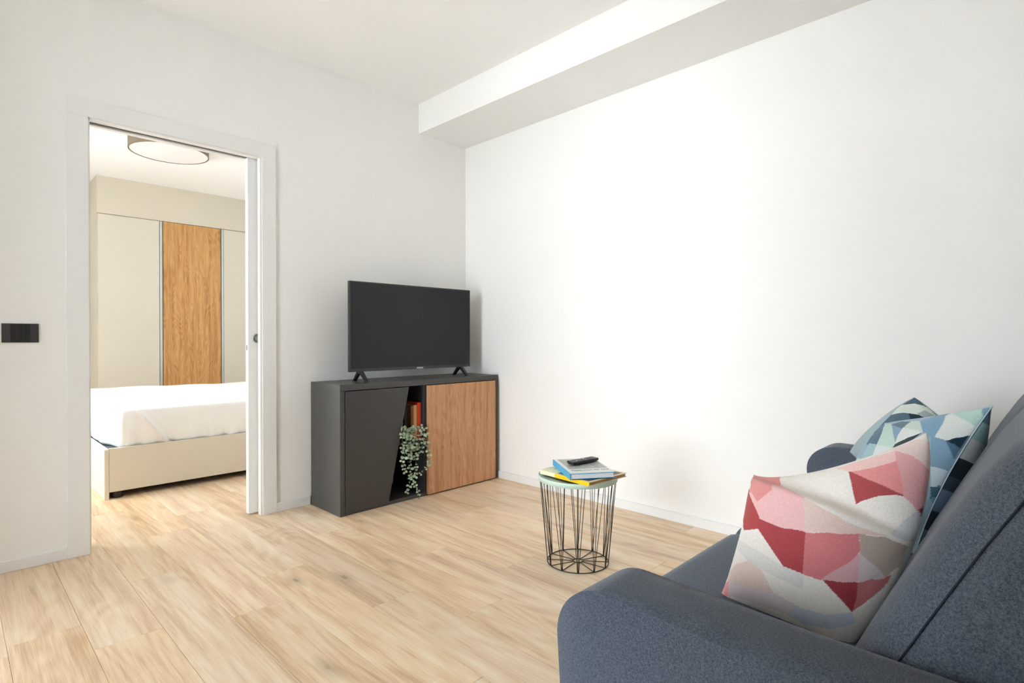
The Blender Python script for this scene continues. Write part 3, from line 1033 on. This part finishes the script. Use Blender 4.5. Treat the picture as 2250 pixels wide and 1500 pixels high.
# ================================================================== CUSHIONS
def pillow_points(c, T, k, fold, nu, bow=(0, 0, 0, 0), back=0.9):
    """c: corners BL, BR, TR, TL; bow: outward bulge of left, right, bottom, top seams.
    Returns the front and back sheets of a stuffed square cushion."""
    BL, BR, TR, TL = [np.array(q, float) for q in c]
    s = np.linspace(0, 1, nu + 1)
    U, V = np.meshgrid(s, s, indexing='ij')
    Us = 0.5 + (U - 0.5) * (1 - k * (1 - (2 * V - 1) ** 2))
    Vs = 0.5 + (V - 0.5) * (1 - k * (1 - (2 * U - 1) ** 2))
    U3, V3 = Us[..., None], Vs[..., None]
    B = BL * (1 - U3) * (1 - V3) + BR * U3 * (1 - V3) + TR * U3 * V3 + TL * (1 - U3) * V3
    dU = (BR - BL) * (1 - V3) + (TR - TL) * V3
    dV = (TL - BL) * (1 - U3) + (TR - BR) * U3
    eU = dU / np.linalg.norm(dU, axis=-1, keepdims=True)
    eV = dV / np.linalg.norm(dV, axis=-1, keepdims=True)
    Nn = np.cross(dU, dV)
    Nn /= np.linalg.norm(Nn, axis=-1, keepdims=True)
    su, sv = (4 * U * (1 - U))[..., None] ** 0.8, (4 * V * (1 - V))[..., None] ** 0.8
    U4, V4 = U[..., None], V[..., None]
    B = B - eU * bow[0] * (1 - U4) ** 2 * sv + eU * bow[1] * U4 ** 2 * sv - eV * bow[2] * (1 - V4) ** 2 * su + eV * bow[3] * V4 ** 2 * su

    def f(t):
        return np.clip(1 - np.abs(2 * t - 1) ** 2.4, 0, 1) ** 0.55
    H = T * f(U) * f(V)
    wob = 0.004 * np.sin(9 * U + 3 * V + 1) * np.sin(7 * V - 2 * U) * f(U) * f(V)
    front = H + wob
    if fold:
        (ua, va), (ub, vb), A, wdt = fold
        L_ = math.hypot(ub - ua, vb - va)
        nx_, ny_ = -(vb - va) / L_, (ub - ua) / L_
        sd = (U - ua) * nx_ + (V - va) * ny_
        al = ((U - ua) * (ub - ua) + (V - va) * (vb - va)) / (L_ * L_)
        env = np.clip(np.sin(np.pi * np.clip(al * 0.9 + 0.08, 0, 1)), 0, 1) ** 0.5 * f(U) ** 0.5 * f(V) ** 0.5
        # lower half rolls over the crease, upper half is dented
        step = 1 / (1 + np.exp(np.clip(sd / (wdt * 0.10), -60, 60)))
        front = front + A * env * (step * np.exp(np.minimum(sd, 0) / (wdt * 2.2)) - (1 - step) * np.exp(-np.maximum(sd, 0) / (wdt * 1.6)))
    return U, V, B + Nn * front[..., None], B - Nn * (H * back)[..., None]


def in_poly(u, v, poly):
    inside = np.zeros(u.shape, bool)
    j = len(poly) - 1
    for i in range(len(poly)):
        xi, yi = poly[i]
        xj, yj = poly[j]
        c = ((yi > v) != (yj > v)) & (u < (xj - xi) * (v - yi) / ((yj - yi) if yj != yi else 1e-12) + xi)
        inside ^= c
        j = i
    return inside


def pillow(c, T, k, fold, base, front_polys, back_polys, label, piping=None, nu=280, bow=(0, 0, 0, 0), back=0.9):
    U, V, Fp, Bp = pillow_points(c, T, k, fold, nu, bow, back)
    root = np.mean(np.array(c), axis=0)
    n = nu + 1
    verts = (Fp - root).reshape(-1, 3)
    bid = -np.ones((n, n), int)
    border = np.zeros((n, n), bool)
    border[0, :] = border[-1, :] = border[:, 0] = border[:, -1] = True
    fid = np.arange(n * n).reshape(n, n)
    bid[border] = fid[border]
    inner = ~border
    bid[inner] = n * n + np.arange(inner.sum())
    verts = np.vstack([verts, (Bp - root)[inner]])

    def paint(polys):
        colr = np.tile(np.array(lin(*base)), (n, n, 1))
        for poly, rgb in polys:
            colr[in_poly(U, V, poly)] = lin(*rgb)
        return colr
    cf = paint(front_polys)
    cb = paint(back_polys)
    a, b, c_, d = fid[:-1, :-1].ravel(), fid[1:, :-1].ravel(), fid[1:, 1:].ravel(), fid[:-1, 1:].ravel()
    e, f_, g, h = bid[:-1, :-1].ravel(), bid[1:, :-1].ravel(), bid[1:, 1:].ravel(), bid[:-1, 1:].ravel()
    faces = np.vstack([np.stack([a, b, c_, d], 1), np.stack([h, g, f_, e], 1)])
    me = bpy.data.meshes.new('cushion')
    me.from_pydata(verts.tolist(), [], faces.tolist())
    me.update()
    at = me.color_attributes.new('print', 'FLOAT_COLOR', 'CORNER')
    nf = len(a)
    lc = np.zeros((len(faces) * 4, 4))
    cfl = cf.reshape(-1, 4)
    lc[:nf * 4] = cfl[faces[:nf].ravel()]
    cbl = np.zeros((len(verts), 4))
    cbl[bid.ravel()] = cb.reshape(-1, 4)
    lc[nf * 4:] = cbl[faces[nf:].ravel()]
    at.data.foreach_set('color', lc.ravel())
    o = link('cushion', me, M_PRINT, None, True, loc=tuple(root))
    if piping is not None:
        ring = [Fp[i, 0] for i in range(n)] + [Fp[-1, j] for j in range(1, n)] + [Fp[i, -1] for i in range(n - 2, -1, -1)] + [Fp[0, j] for j in range(n - 2, 0, -1)]
        ring = [tuple(p - root) for p in ring[::4]]
        tube('piping', ring, 0.0016, piping, o, n=5, closed=True)
    tag(o, label, 'cushion', 'printed cushions on the sofa')
    return o


#PILLOW_DATA_BEGIN
PINK = [(-1.668, -2.757, 0.455), (-1.700, -3.005, 0.448), (-1.550, -3.106, 0.842), (-1.520, -2.775, 0.701)]
TEAL2 = [(-0.760, -2.760, 0.460), (-1.120, -3.030, 0.470), (-1.100, -3.176, 0.857), (-0.700, -2.889, 0.742)]
TEAL3 = [(-0.530, -2.750, 0.603), (-0.570, -2.937, 0.458), (-0.660, -3.124, 0.667), (-0.600, -2.953, 0.824)]
PINK_F = [
    ([(0.107, 0.785), (0.14, 0.758), (0.182, 0.723), (0.217, 0.695), (0.288, 0.728), (0.345, 0.763), (0.263, 0.888), (0.367, 0.815), (0.505, 0.723), (0.58, 0.675), (0.598, 0.64), (0.608, 0.61), (0.613, 0.575), (0.618, 0.54), (0.625, 0.508), (0.63, 0.473), (0.588, 0.475), (0.545, 0.48), (0.495, 0.485), (0.43, 0.5), (0.36, 0.52), (0.283, 0.542), (0.242, 0.595), (0.193, 0.655), (0.115, 0.73), (0.113, 0.748), (0.11, 0.765)], (238, 190, 190)),
    ([(-0.03, 1.03), (0.048, 1.03), (0.133, 1.03), (0.212, 1.03), (0.245, 0.96), (0.26, 0.927), (0.278, 0.893), (0.362, 0.75), (0.315, 0.708), (0.255, 0.665), (0.22, 0.695), (0.177, 0.733), (0.113, 0.777), (0.098, 0.845), (-0.03, 0.95)], (226, 150, 148)),
    ([(0.05, 0.83), (0.11, 0.782), (0.113, 0.76), (0.147, 0.728), (0.21, 0.66), (0.258, 0.605), (0.295, 0.555), (0.295, 0.527), (0.295, 0.503), (0.297, 0.478), (0.255, 0.473), (0.208, 0.47), (0.15, 0.468), (0.115, 0.5), (0.11, 0.522), (0.062, 0.568), (0.065, 0.647), (0.06, 0.735)], (178, 76, 78)),
    ([(0.283, 0.55), (0.352, 0.527), (0.417, 0.508), (0.478, 0.49), (0.537, 0.487), (0.59, 0.482), (0.638, 0.475), (0.645, 0.4), (0.655, 0.333), (0.665, 0.263), (0.63, 0.265), (0.593, 0.265), (0.552, 0.268), (0.475, 0.328), (0.388, 0.4), (0.292, 0.482), (0.29, 0.505), (0.285, 0.527)], (174, 74, 80)),
    ([(0.562, 0.677), (0.603, 0.655), (0.64, 0.635), (0.672, 0.615), (0.713, 0.59), (0.75, 0.573), (0.782, 0.55), (0.82, 0.535), (0.855, 0.522), (0.888, 0.512), (0.91, 0.508), (0.932, 0.503), (0.953, 0.497), (0.922, 0.497), (0.89, 0.495), (0.853, 0.492), (0.785, 0.485), (0.71, 0.478), (0.623, 0.473), (0.615, 0.508), (0.608, 0.542), (0.6, 0.578), (0.59, 0.61), (0.58, 0.642)], (228, 204, 194)),
    ([(0.625, 0.473), (0.672, 0.475), (0.718, 0.482), (0.758, 0.485), (0.787, 0.485), (0.82, 0.49), (0.85, 0.495), (0.855, 0.47), (0.863, 0.448), (0.87, 0.427), (0.863, 0.405), (0.853, 0.383), (0.845, 0.357), (0.815, 0.333), (0.785, 0.295), (0.75, 0.26), (0.72, 0.26), (0.688, 0.263), (0.655, 0.265), (0.645, 0.335), (0.635, 0.398)], (214, 128, 132)),
    ([(0.85, 0.495), (0.88, 0.492), (0.907, 0.492), (0.935, 0.495), (0.958, 0.485), (0.975, 0.48), (0.995, 0.473), (0.995, 0.445), (0.995, 0.417), (0.995, 0.388), (0.985, 0.372), (0.978, 0.348), (0.97, 0.325), (0.95, 0.35), (0.938, 0.357), (0.917, 0.37), (0.902, 0.383), (0.885, 0.395), (0.87, 0.408), (0.863, 0.438), (0.858, 0.465)], (186, 170, 158)),
    ([(0.87, 0.413), (0.86, 0.398), (0.853, 0.383), (0.843, 0.365), (0.815, 0.333), (0.782, 0.302), (0.75, 0.263), (0.775, 0.263), (0.797, 0.268), (0.82, 0.268), (0.85, 0.275), (0.878, 0.283), (0.905, 0.285), (0.893, 0.328), (0.88, 0.367)], (218, 172, 176)),
    ([(0.868, 0.413), (0.885, 0.4), (0.902, 0.388), (0.92, 0.378), (0.94, 0.365), (0.953, 0.355), (0.973, 0.33), (0.965, 0.32), (0.953, 0.315), (0.94, 0.305), (0.927, 0.3), (0.912, 0.292), (0.897, 0.285), (0.888, 0.328), (0.875, 0.367)], (208, 196, 196)),
    ([(0.755, 0.263), (0.777, 0.265), (0.797, 0.268), (0.82, 0.27), (0.85, 0.275), (0.878, 0.285), (0.902, 0.29), (0.91, 0.263), (0.915, 0.238), (0.922, 0.212), (0.922, 0.198), (0.922, 0.18), (0.925, 0.163), (0.895, 0.18), (0.865, 0.198), (0.835, 0.215), (0.807, 0.23), (0.782, 0.247)], (164, 64, 72)),
    ([(0.897, 0.288), (0.917, 0.3), (0.935, 0.315), (0.958, 0.32), (0.968, 0.328), (0.975, 0.34), (0.985, 0.352), (0.983, 0.333), (0.983, 0.318), (0.98, 0.295), (0.965, 0.255), (0.945, 0.21), (0.92, 0.165), (0.92, 0.18), (0.917, 0.195), (0.917, 0.21), (0.91, 0.235), (0.902, 0.263)], (196, 116, 118)),
    ([(0.058, 0.42), (0.17, 0.383), (0.242, 0.362), (0.302, 0.348), (0.393, 0.323), (0.473, 0.295), (0.545, 0.28), (0.588, 0.275), (0.628, 0.27), (0.667, 0.265), (0.667, 0.242), (0.67, 0.22), (0.672, 0.195), (0.61, 0.203), (0.547, 0.208), (0.475, 0.217), (0.41, 0.233), (0.338, 0.247), (0.26, 0.27), (0.215, 0.29), (0.163, 0.312), (0.098, 0.34), (0.1, 0.362), (0.103, 0.385)], (224, 222, 218)),
    ([(0.033, 0.17), (0.08, 0.193), (0.107, 0.217), (0.15, 0.242), (0.195, 0.25), (0.238, 0.263), (0.275, 0.273), (0.315, 0.255), (0.352, 0.24), (0.39, 0.233), (0.43, 0.195), (0.468, 0.158), (0.505, 0.125), (0.435, 0.12), (0.36, 0.115), (0.278, 0.11), (0.223, 0.107), (0.16, 0.107), (0.085, 0.11), (0.062, 0.13), (0.03, 0.15)], (230, 210, 202)),
    ([(-0.03, -0.03), (-0.03, 0.035), (-0.03, 0.058), (-0.03, 0.08), (-0.03, 0.098), (0.058, 0.115), (0.085, 0.125), (0.107, 0.09), (0.122, 0.06), (0.13, 0.028), (0.088, 0.025), (0.045, 0.018), (0.018, 0.013), (-0.03, -0.03), (-0.03, -0.03)], (238, 162, 162)),
    ([(0.085, 0.113), (0.165, 0.113), (0.228, 0.115), (0.285, 0.118), (0.37, 0.122), (0.45, 0.125), (0.522, 0.13), (0.575, 0.122), (0.628, 0.115), (0.675, 0.113), (0.66, 0.09), (0.642, 0.07), (0.623, 0.05), (0.517, 0.048), (0.408, 0.043), (0.283, 0.04), (0.228, 0.037), (0.168, 0.035), (0.105, 0.033), (0.103, 0.06), (0.095, 0.088)], (226, 212, 218)),
    ([(0.608, 0.05), (0.623, 0.07), (0.638, 0.088), (0.65, 0.107), (0.71, 0.11), (0.768, 0.113), (0.82, 0.118), (0.858, 0.133), (0.893, 0.15), (0.925, 0.165), (0.935, 0.15), (0.945, 0.138), (0.953, 0.125), (0.932, 0.105), (0.905, 0.088), (0.875, 0.068), (0.828, 0.058), (0.777, 0.048), (0.72, 0.037), (0.682, 0.043), (0.645, 0.045)], (206, 216, 226)),
    ([(0.703, 0.875), (0.758, 0.838), (0.805, 0.805), (0.845, 0.777), (0.885, 0.74), (0.922, 0.713), (0.955, 0.685), (0.94, 0.688), (0.925, 0.693), (0.91, 0.695), (0.893, 0.695), (0.875, 0.695), (0.855, 0.693), (0.838, 0.688), (0.818, 0.682), (0.797, 0.677), (0.79, 0.672), (0.78, 0.665), (0.772, 0.662), (0.753, 0.723), (0.733, 0.792)], (178, 82, 86)),
    ([(0.713, 0.868), (0.75, 0.87), (0.785, 0.87), (0.818, 0.87), (0.85, 0.878), (0.878, 0.875), (0.907, 0.883), (0.917, 0.843), (0.925, 0.807), (0.935, 0.775), (0.943, 0.745), (0.948, 0.715), (0.955, 0.688), (0.92, 0.708), (0.885, 0.735), (0.845, 0.763), (0.805, 0.79), (0.763, 0.825)], (232, 152, 154)),
    ([(0.618, 0.932), (0.657, 0.935), (0.695, 0.94), (0.733, 0.943), (0.768, 0.945), (0.8, 0.95), (0.833, 0.95), (0.855, 0.95), (0.878, 0.95), (0.897, 0.948), (0.915, 0.93), (0.932, 0.915), (0.948, 0.902), (0.932, 0.893), (0.92, 0.883), (0.907, 0.875), (0.88, 0.868), (0.853, 0.863), (0.825, 0.86), (0.79, 0.86), (0.753, 0.86), (0.715, 0.865), (0.685, 0.883), (0.655, 0.905)], (242, 204, 200)),
    ([(0.885, 0.963), (0.91, 0.935), (0.935, 0.915), (0.955, 0.9), (0.968, 0.88), (0.978, 0.863), (0.988, 0.845), (0.998, 0.828), (1.03, 0.815), (1.03, 0.8), (1.03, 0.768), (1.03, 0.74), (1.03, 0.71), (1.03, 0.693), (1.03, 0.675), (1.03, 0.655), (1, 0.638), (0.998, 0.628), (0.993, 0.62), (0.983, 0.64), (0.968, 0.66), (0.95, 0.682), (0.943, 0.713), (0.935, 0.745), (0.927, 0.777), (0.92, 0.81), (0.91, 0.843), (0.9, 0.88), (0.895, 0.905), (0.89, 0.93)], (230, 172, 174)),
    ([(0.858, 0.968), (0.885, 0.973), (0.912, 0.978), (0.94, 0.978), (0.948, 0.983), (0.955, 0.985), (0.96, 0.985), (0.985, 0.965), (1, 0.95), (1.03, 0.943), (1.03, 0.888), (1.03, 0.833), (1.03, 0.78), (1.03, 0.8), (0.998, 0.812), (0.988, 0.835), (0.978, 0.853), (0.965, 0.87), (0.95, 0.89), (0.922, 0.912), (0.89, 0.943)], (236, 216, 212)),
    ([(1.03, 0.718), (1.03, 0.7), (1.03, 0.68), (1.03, 0.662), (1.03, 0.62), (1.03, 0.578), (1.03, 0.537), (1.03, 0.542), (1.03, 0.545), (1.03, 0.55), (1.03, 0.562), (1.03, 0.578), (1.03, 0.593), (0.998, 0.6), (0.995, 0.61), (0.99, 0.625), (0.995, 0.635), (1, 0.647), (1.03, 0.665), (1.03, 0.682), (1.03, 0.7)], (146, 54, 60)),
    ([(0.993, 0.628), (0.998, 0.615), (1, 0.605), (1.03, 0.6), (1.03, 0.585), (1.03, 0.57), (1.03, 0.555), (1.03, 0.54), (1.03, 0.525), (1.03, 0.508), (0.998, 0.497), (0.993, 0.495), (0.985, 0.492), (0.973, 0.497), (0.958, 0.503), (0.943, 0.51), (0.945, 0.537), (0.955, 0.565), (0.965, 0.585), (0.975, 0.598), (0.983, 0.613)], (214, 216, 220)),
]
PINK_B = [([(round(1 - u, 3), v) for u, v in a], c) for a, c in PINK_F]
TEAL2_F = [
    ([(0.922, 1.03), (0.95, 1.03), (0.98, 1.03), (1.03, 1.03), (1.03, 1.03), (1, 1), (1, 1), (1, 0.978), (1, 0.953), (0.998, 0.927), (0.988, 0.95), (0.963, 0.975)], (122, 152, 172)),
    ([(0.733, 1.03), (0.78, 1.03), (0.825, 1.03), (0.863, 1.03), (0.89, 1.03), (0.91, 1.03), (0.938, 1.03), (0.97, 0.978), (0.99, 0.955), (1, 0.932), (1, 0.912), (1, 0.888), (1, 0.865), (0.99, 0.87), (0.965, 0.888), (0.93, 0.905), (0.89, 0.92), (0.823, 0.953)], (176, 208, 196)),
    ([(0.738, 1.03), (0.825, 0.958), (0.89, 0.93), (0.932, 0.912), (0.968, 0.893), (0.99, 0.878), (1, 0.873), (1, 0.853), (1, 0.83), (1, 0.81), (0.995, 0.795), (0.99, 0.78), (0.98, 0.77), (0.97, 0.758), (0.955, 0.753), (0.943, 0.74), (0.92, 0.748), (0.895, 0.755), (0.87, 0.76), (0.865, 0.797), (0.855, 0.835), (0.843, 0.87), (0.825, 0.902), (0.79, 0.945)], (214, 220, 218)),
    ([(0.623, 0.897), (0.64, 0.917), (0.647, 0.94), (0.682, 0.948), (0.657, 0.98), (0.7, 1.03), (0.74, 1.03), (0.797, 0.945), (0.838, 0.902), (0.858, 0.87), (0.87, 0.83), (0.878, 0.79), (0.88, 0.758), (0.878, 0.755), (0.875, 0.753), (0.873, 0.753), (0.843, 0.77), (0.81, 0.785), (0.768, 0.807), (0.733, 0.833), (0.688, 0.86)], (124, 160, 186)),
    ([(0.938, 0.748), (0.953, 0.758), (0.965, 0.775), (0.978, 0.785), (0.988, 0.792), (0.995, 0.807), (1, 0.818), (1, 0.78), (1, 0.74), (1, 0.705), (0.998, 0.713), (0.99, 0.718), (0.98, 0.725), (0.968, 0.733), (0.953, 0.743)], (26, 50, 66)),
    ([(0.938, 0.753), (0.953, 0.75), (0.968, 0.74), (0.978, 0.743), (0.99, 0.73), (0.998, 0.723), (1, 0.715), (1, 0.685), (1, 0.655), (1, 0.623), (0.998, 0.642), (0.99, 0.66), (0.98, 0.677), (0.968, 0.703), (0.955, 0.723)], (76, 106, 132)),
    ([(0.858, 0.768), (0.888, 0.765), (0.915, 0.76), (0.94, 0.755), (0.958, 0.73), (0.97, 0.713), (0.983, 0.69), (0.993, 0.665), (0.998, 0.647), (1, 0.63), (1, 0.605), (1, 0.58), (1, 0.555), (0.998, 0.555), (0.995, 0.55), (0.988, 0.552), (0.978, 0.55), (0.963, 0.557), (0.948, 0.555), (0.922, 0.628), (0.895, 0.695)], (126, 160, 184)),
    ([(0.945, 0.565), (0.96, 0.568), (0.975, 0.568), (0.985, 0.57), (0.993, 0.568), (0.998, 0.565), (1, 0.562), (1, 0.535), (1, 0.508), (1, 0.48), (0.998, 0.46), (0.993, 0.445), (0.983, 0.425), (0.973, 0.473), (0.96, 0.515)], (192, 210, 222)),
    ([(0.98, 0.438), (0.993, 0.448), (0.998, 0.468), (1, 0.487), (1, 0.453), (1.03, 0.405), (1.03, 0.367), (1, 0.37), (0.998, 0.367), (0.993, 0.362), (0.99, 0.388), (0.985, 0.413)], (70, 105, 126)),
    ([(0.993, 0.378), (0.998, 0.38), (1, 0.383), (1.03, 0.378), (1, 0.345), (1, 0.3), (1, 0.253), (1, 0.295), (0.998, 0.335)], (112, 158, 172)),
    ([(0.065, 0.955), (0.21, 0.92), (0.255, 0.92), (0.318, 0.91), (0.4, 0.865), (0.46, 0.825), (0.515, 0.787), (0.557, 0.755), (0.595, 0.725), (0.63, 0.693), (0.64, 0.672), (0.647, 0.652), (0.655, 0.633), (0.62, 0.633), (0.583, 0.633), (0.54, 0.638), (0.495, 0.642), (0.453, 0.645), (0.405, 0.65), (0.38, 0.695), (0.35, 0.74), (0.312, 0.787), (0.273, 0.828), (0.212, 0.878)], (192, 216, 208)),
    ([(0.385, 0.662), (0.438, 0.657), (0.485, 0.657), (0.535, 0.655), (0.575, 0.65), (0.613, 0.645), (0.647, 0.64), (0.633, 0.608), (0.618, 0.573), (0.603, 0.535), (0.555, 0.525), (0.5, 0.512), (0.44, 0.5), (0.427, 0.55), (0.408, 0.608)], (216, 226, 228)),
    ([(0.068, 0.95), (0.06, 0.958), (0.048, 0.968), (0.21, 0.907), (0.255, 0.87), (0.312, 0.823), (0.35, 0.78), (0.378, 0.735), (0.4, 0.69), (0.42, 0.642), (0.37, 0.65), (0.318, 0.652), (0.253, 0.652), (0.238, 0.695), (0.22, 0.74), (0.22, 0.775), (0.122, 0.848), (0.107, 0.895)], (86, 116, 136)),
    ([(0.292, 0.67), (0.335, 0.667), (0.372, 0.667), (0.41, 0.662), (0.432, 0.615), (0.453, 0.568), (0.468, 0.52), (0.413, 0.503), (0.35, 0.482), (0.275, 0.463), (0.292, 0.532), (0.297, 0.603)], (162, 192, 202)),
    ([(0.307, 0.907), (0.355, 0.895), (0.395, 0.888), (0.43, 0.883), (0.473, 0.87), (0.517, 0.855), (0.56, 0.843), (0.575, 0.815), (0.588, 0.785), (0.598, 0.76), (0.608, 0.735), (0.613, 0.715), (0.623, 0.688), (0.585, 0.718), (0.545, 0.745), (0.5, 0.775), (0.45, 0.815), (0.393, 0.855)], (130, 162, 184)),
    ([(0.323, 0.895), (0.348, 0.907), (0.367, 0.922), (0.385, 0.938), (0.443, 0.927), (0.495, 0.92), (0.547, 0.915), (0.56, 0.895), (0.562, 0.883), (0.565, 0.87), (0.573, 0.853), (0.575, 0.84), (0.578, 0.825), (0.535, 0.835), (0.49, 0.848), (0.443, 0.86), (0.405, 0.873), (0.367, 0.88)], (92, 118, 138)),
    ([(0.547, 0.838), (0.542, 0.85), (0.537, 0.86), (0.527, 0.878), (0.53, 0.89), (0.525, 0.905), (0.52, 0.922), (0.552, 0.92), (0.59, 0.915), (0.625, 0.912), (0.703, 0.863), (0.753, 0.825), (0.787, 0.795), (0.76, 0.795), (0.728, 0.797), (0.693, 0.8), (0.65, 0.81), (0.603, 0.823)], (196, 216, 206)),
    ([(0.532, 0.85), (0.59, 0.835), (0.64, 0.825), (0.688, 0.815), (0.723, 0.81), (0.755, 0.8), (0.782, 0.797), (0.763, 0.777), (0.743, 0.755), (0.72, 0.735), (0.688, 0.72), (0.655, 0.705), (0.623, 0.682), (0.605, 0.713), (0.59, 0.738), (0.57, 0.765), (0.56, 0.792), (0.547, 0.82)], (220, 226, 224)),
    ([(0.625, 0.677), (0.652, 0.703), (0.68, 0.723), (0.705, 0.745), (0.735, 0.758), (0.76, 0.775), (0.782, 0.79), (0.772, 0.76), (0.758, 0.73), (0.743, 0.703), (0.71, 0.677), (0.675, 0.652), (0.638, 0.623), (0.633, 0.645), (0.63, 0.66)], (48, 60, 68)),
]
TEAL2_B = [
    ([(0.55, 1.03), (1.03, 1.03), (1.03, 0.90), (0.80, 0.94)], (98, 128, 148)),
    ([(0.55, 1.03), (0.80, 0.94), (1.03, 0.90), (1.03, 0.80), (0.60, 0.78), (0.45, 0.90)], (152, 188, 184)),
    ([(0.45, 0.90), (0.60, 0.78), (1.03, 0.80), (1.03, 0.665), (0.78, 0.60), (0.40, 0.62)], (196, 202, 200)),
    ([(1.03, 0.67), (0.90, 0.66), (0.80, 0.60), (0.76, 0.52), (1.03, 0.545)], (24, 46, 58)),
    ([(1.03, 0.545), (0.76, 0.52), (0.55, 0.56), (0.70, 0.47), (1.03, 0.445)], (62, 84, 102)),
    ([(1.03, 0.445), (0.70, 0.47), (0.45, 0.55), (0.30, 0.30), (1.03, 0.30)], (126, 152, 180)),
    ([(1.03, 0.30), (0.80, 0.28), (0.78, 0.20), (1.03, 0.16)], (52, 86, 104)),
    ([(1.03, 0.16), (0.78, 0.20), (0.60, 0.05), (1.03, -0.03)], (110, 146, 158)),
    ([(0.0, 0.0), (0.30, 0.0), (0.30, 0.30), (0.0, 0.40)], (76, 106, 132)),
    ([(0.0, 0.60), (0.40, 0.62), (0.45, 0.90), (0.20, 1.03), (0.0, 1.03)], (190, 214, 206)),
]
TEAL3_F = [
    ([(0.033, 0.855), (0.022, 0.915), (0.015, 0.975), (-0.03, 1.03), (0.045, 1.03), (0.138, 0.998), (0.203, 0.998), (0.175, 0.99), (0.147, 0.97), (0.118, 0.95), (0.092, 0.922), (0.065, 0.893)], (76, 98, 112)),
    ([(0.05, 0.78), (0.04, 0.807), (0.033, 0.83), (0.025, 0.86), (0.05, 0.9), (0.072, 0.932), (0.092, 0.963), (0.13, 0.98), (0.163, 0.993), (0.203, 0.998), (0.258, 0.998), (0.323, 0.995), (0.383, 0.995), (0.367, 0.985), (0.352, 0.97), (0.333, 0.958), (0.285, 0.93), (0.238, 0.9), (0.185, 0.868), (0.155, 0.823), (0.118, 0.777), (0.077, 0.72), (0.068, 0.743), (0.06, 0.76)], (210, 216, 208)),
    ([(0.103, 0.552), (0.092, 0.615), (0.083, 0.67), (0.068, 0.725), (0.088, 0.765), (0.107, 0.797), (0.128, 0.828), (0.147, 0.85), (0.17, 0.865), (0.19, 0.883), (0.225, 0.875), (0.26, 0.865), (0.295, 0.85), (0.268, 0.797), (0.238, 0.74), (0.203, 0.677), (0.17, 0.64), (0.138, 0.598)], (86, 108, 124)),
    ([(0.177, 0.87), (0.205, 0.89), (0.233, 0.91), (0.26, 0.925), (0.297, 0.932), (0.335, 0.94), (0.372, 0.945), (0.345, 0.912), (0.318, 0.875), (0.288, 0.835), (0.253, 0.848), (0.212, 0.863)], (42, 60, 70)),
    ([(0.23, 0.92), (0.233, 0.94), (0.235, 0.96), (0.233, 0.98), (0.283, 0.985), (0.333, 0.99), (0.383, 0.995), (0.37, 0.983), (0.357, 0.963), (0.34, 0.945), (0.305, 0.938), (0.268, 0.93)], (160, 172, 174)),
    ([(0.09, 0.562), (0.125, 0.605), (0.155, 0.652), (0.182, 0.693), (0.285, 0.802), (0.372, 0.897), (0.453, 0.975), (0.603, 0.9), (0.733, 0.815), (0.848, 0.7), (0.698, 0.537), (0.517, 0.34), (0.28, 0.06), (0.238, 0.27), (0.177, 0.422)], (120, 150, 168)),
]
TEAL3_B = [([(round(1 - u, 3), v) for u, v in a], c) for a, c in TEAL3_F]
#PILLOW_DATA_END
# the same print goes on where the pink cushion hides it from the camera
PAL = [(126, 160, 184), (192, 216, 208), (214, 220, 218), (76, 106, 132), (112, 158, 172), (26, 50, 66), (196, 212, 222)]
fill = []
for i in range(4):
    for j in range(3):
        u0_, v0_, q_ = i * 0.18, j * 0.17, 0.18
        fill.append(([(u0_, v0_), (u0_ + q_, v0_), (u0_ + q_, v0_ + 0.17)], PAL[(3 * i + 5 * j) % 7]))
        fill.append(([(u0_, v0_), (u0_ + q_, v0_ + 0.17), (u0_, v0_ + 0.17)], PAL[(3 * i + 5 * j + 2) % 7]))
TEAL2_F = fill + TEAL2_F
M_PIPE = mat('pale_blue_piping', lin(190, 208, 214), 0.85, 0.2, bump=0.05)
pillow(PINK, 0.09, 0.03, ((0.02, 0.97), (1.0, 0.5), 0.034, 0.1), (238, 233, 226), PINK_F, PINK_B,
       'pink, red and cream patterned cushion nearest the front armrest', bow=(-0.02, 0.05, 0, -0.03), back=0.9)
pillow(TEAL2, 0.075, 0.04, None, (150, 178, 196), TEAL2_F, TEAL2_B,
       'blue and mint patterned cushion with pale piping between pink cushion and backrest', M_PIPE, bow=(-0.015, -0.02, 0, 0), back=1.7)
pillow(TEAL3, 0.07, 0.02, None, (160, 180, 186), TEAL3_F, TEAL3_B,
       'blue patterned cushion farthest back with one corner pointing up', bow=(0.02, 0, 0, 0.01), back=0.9)
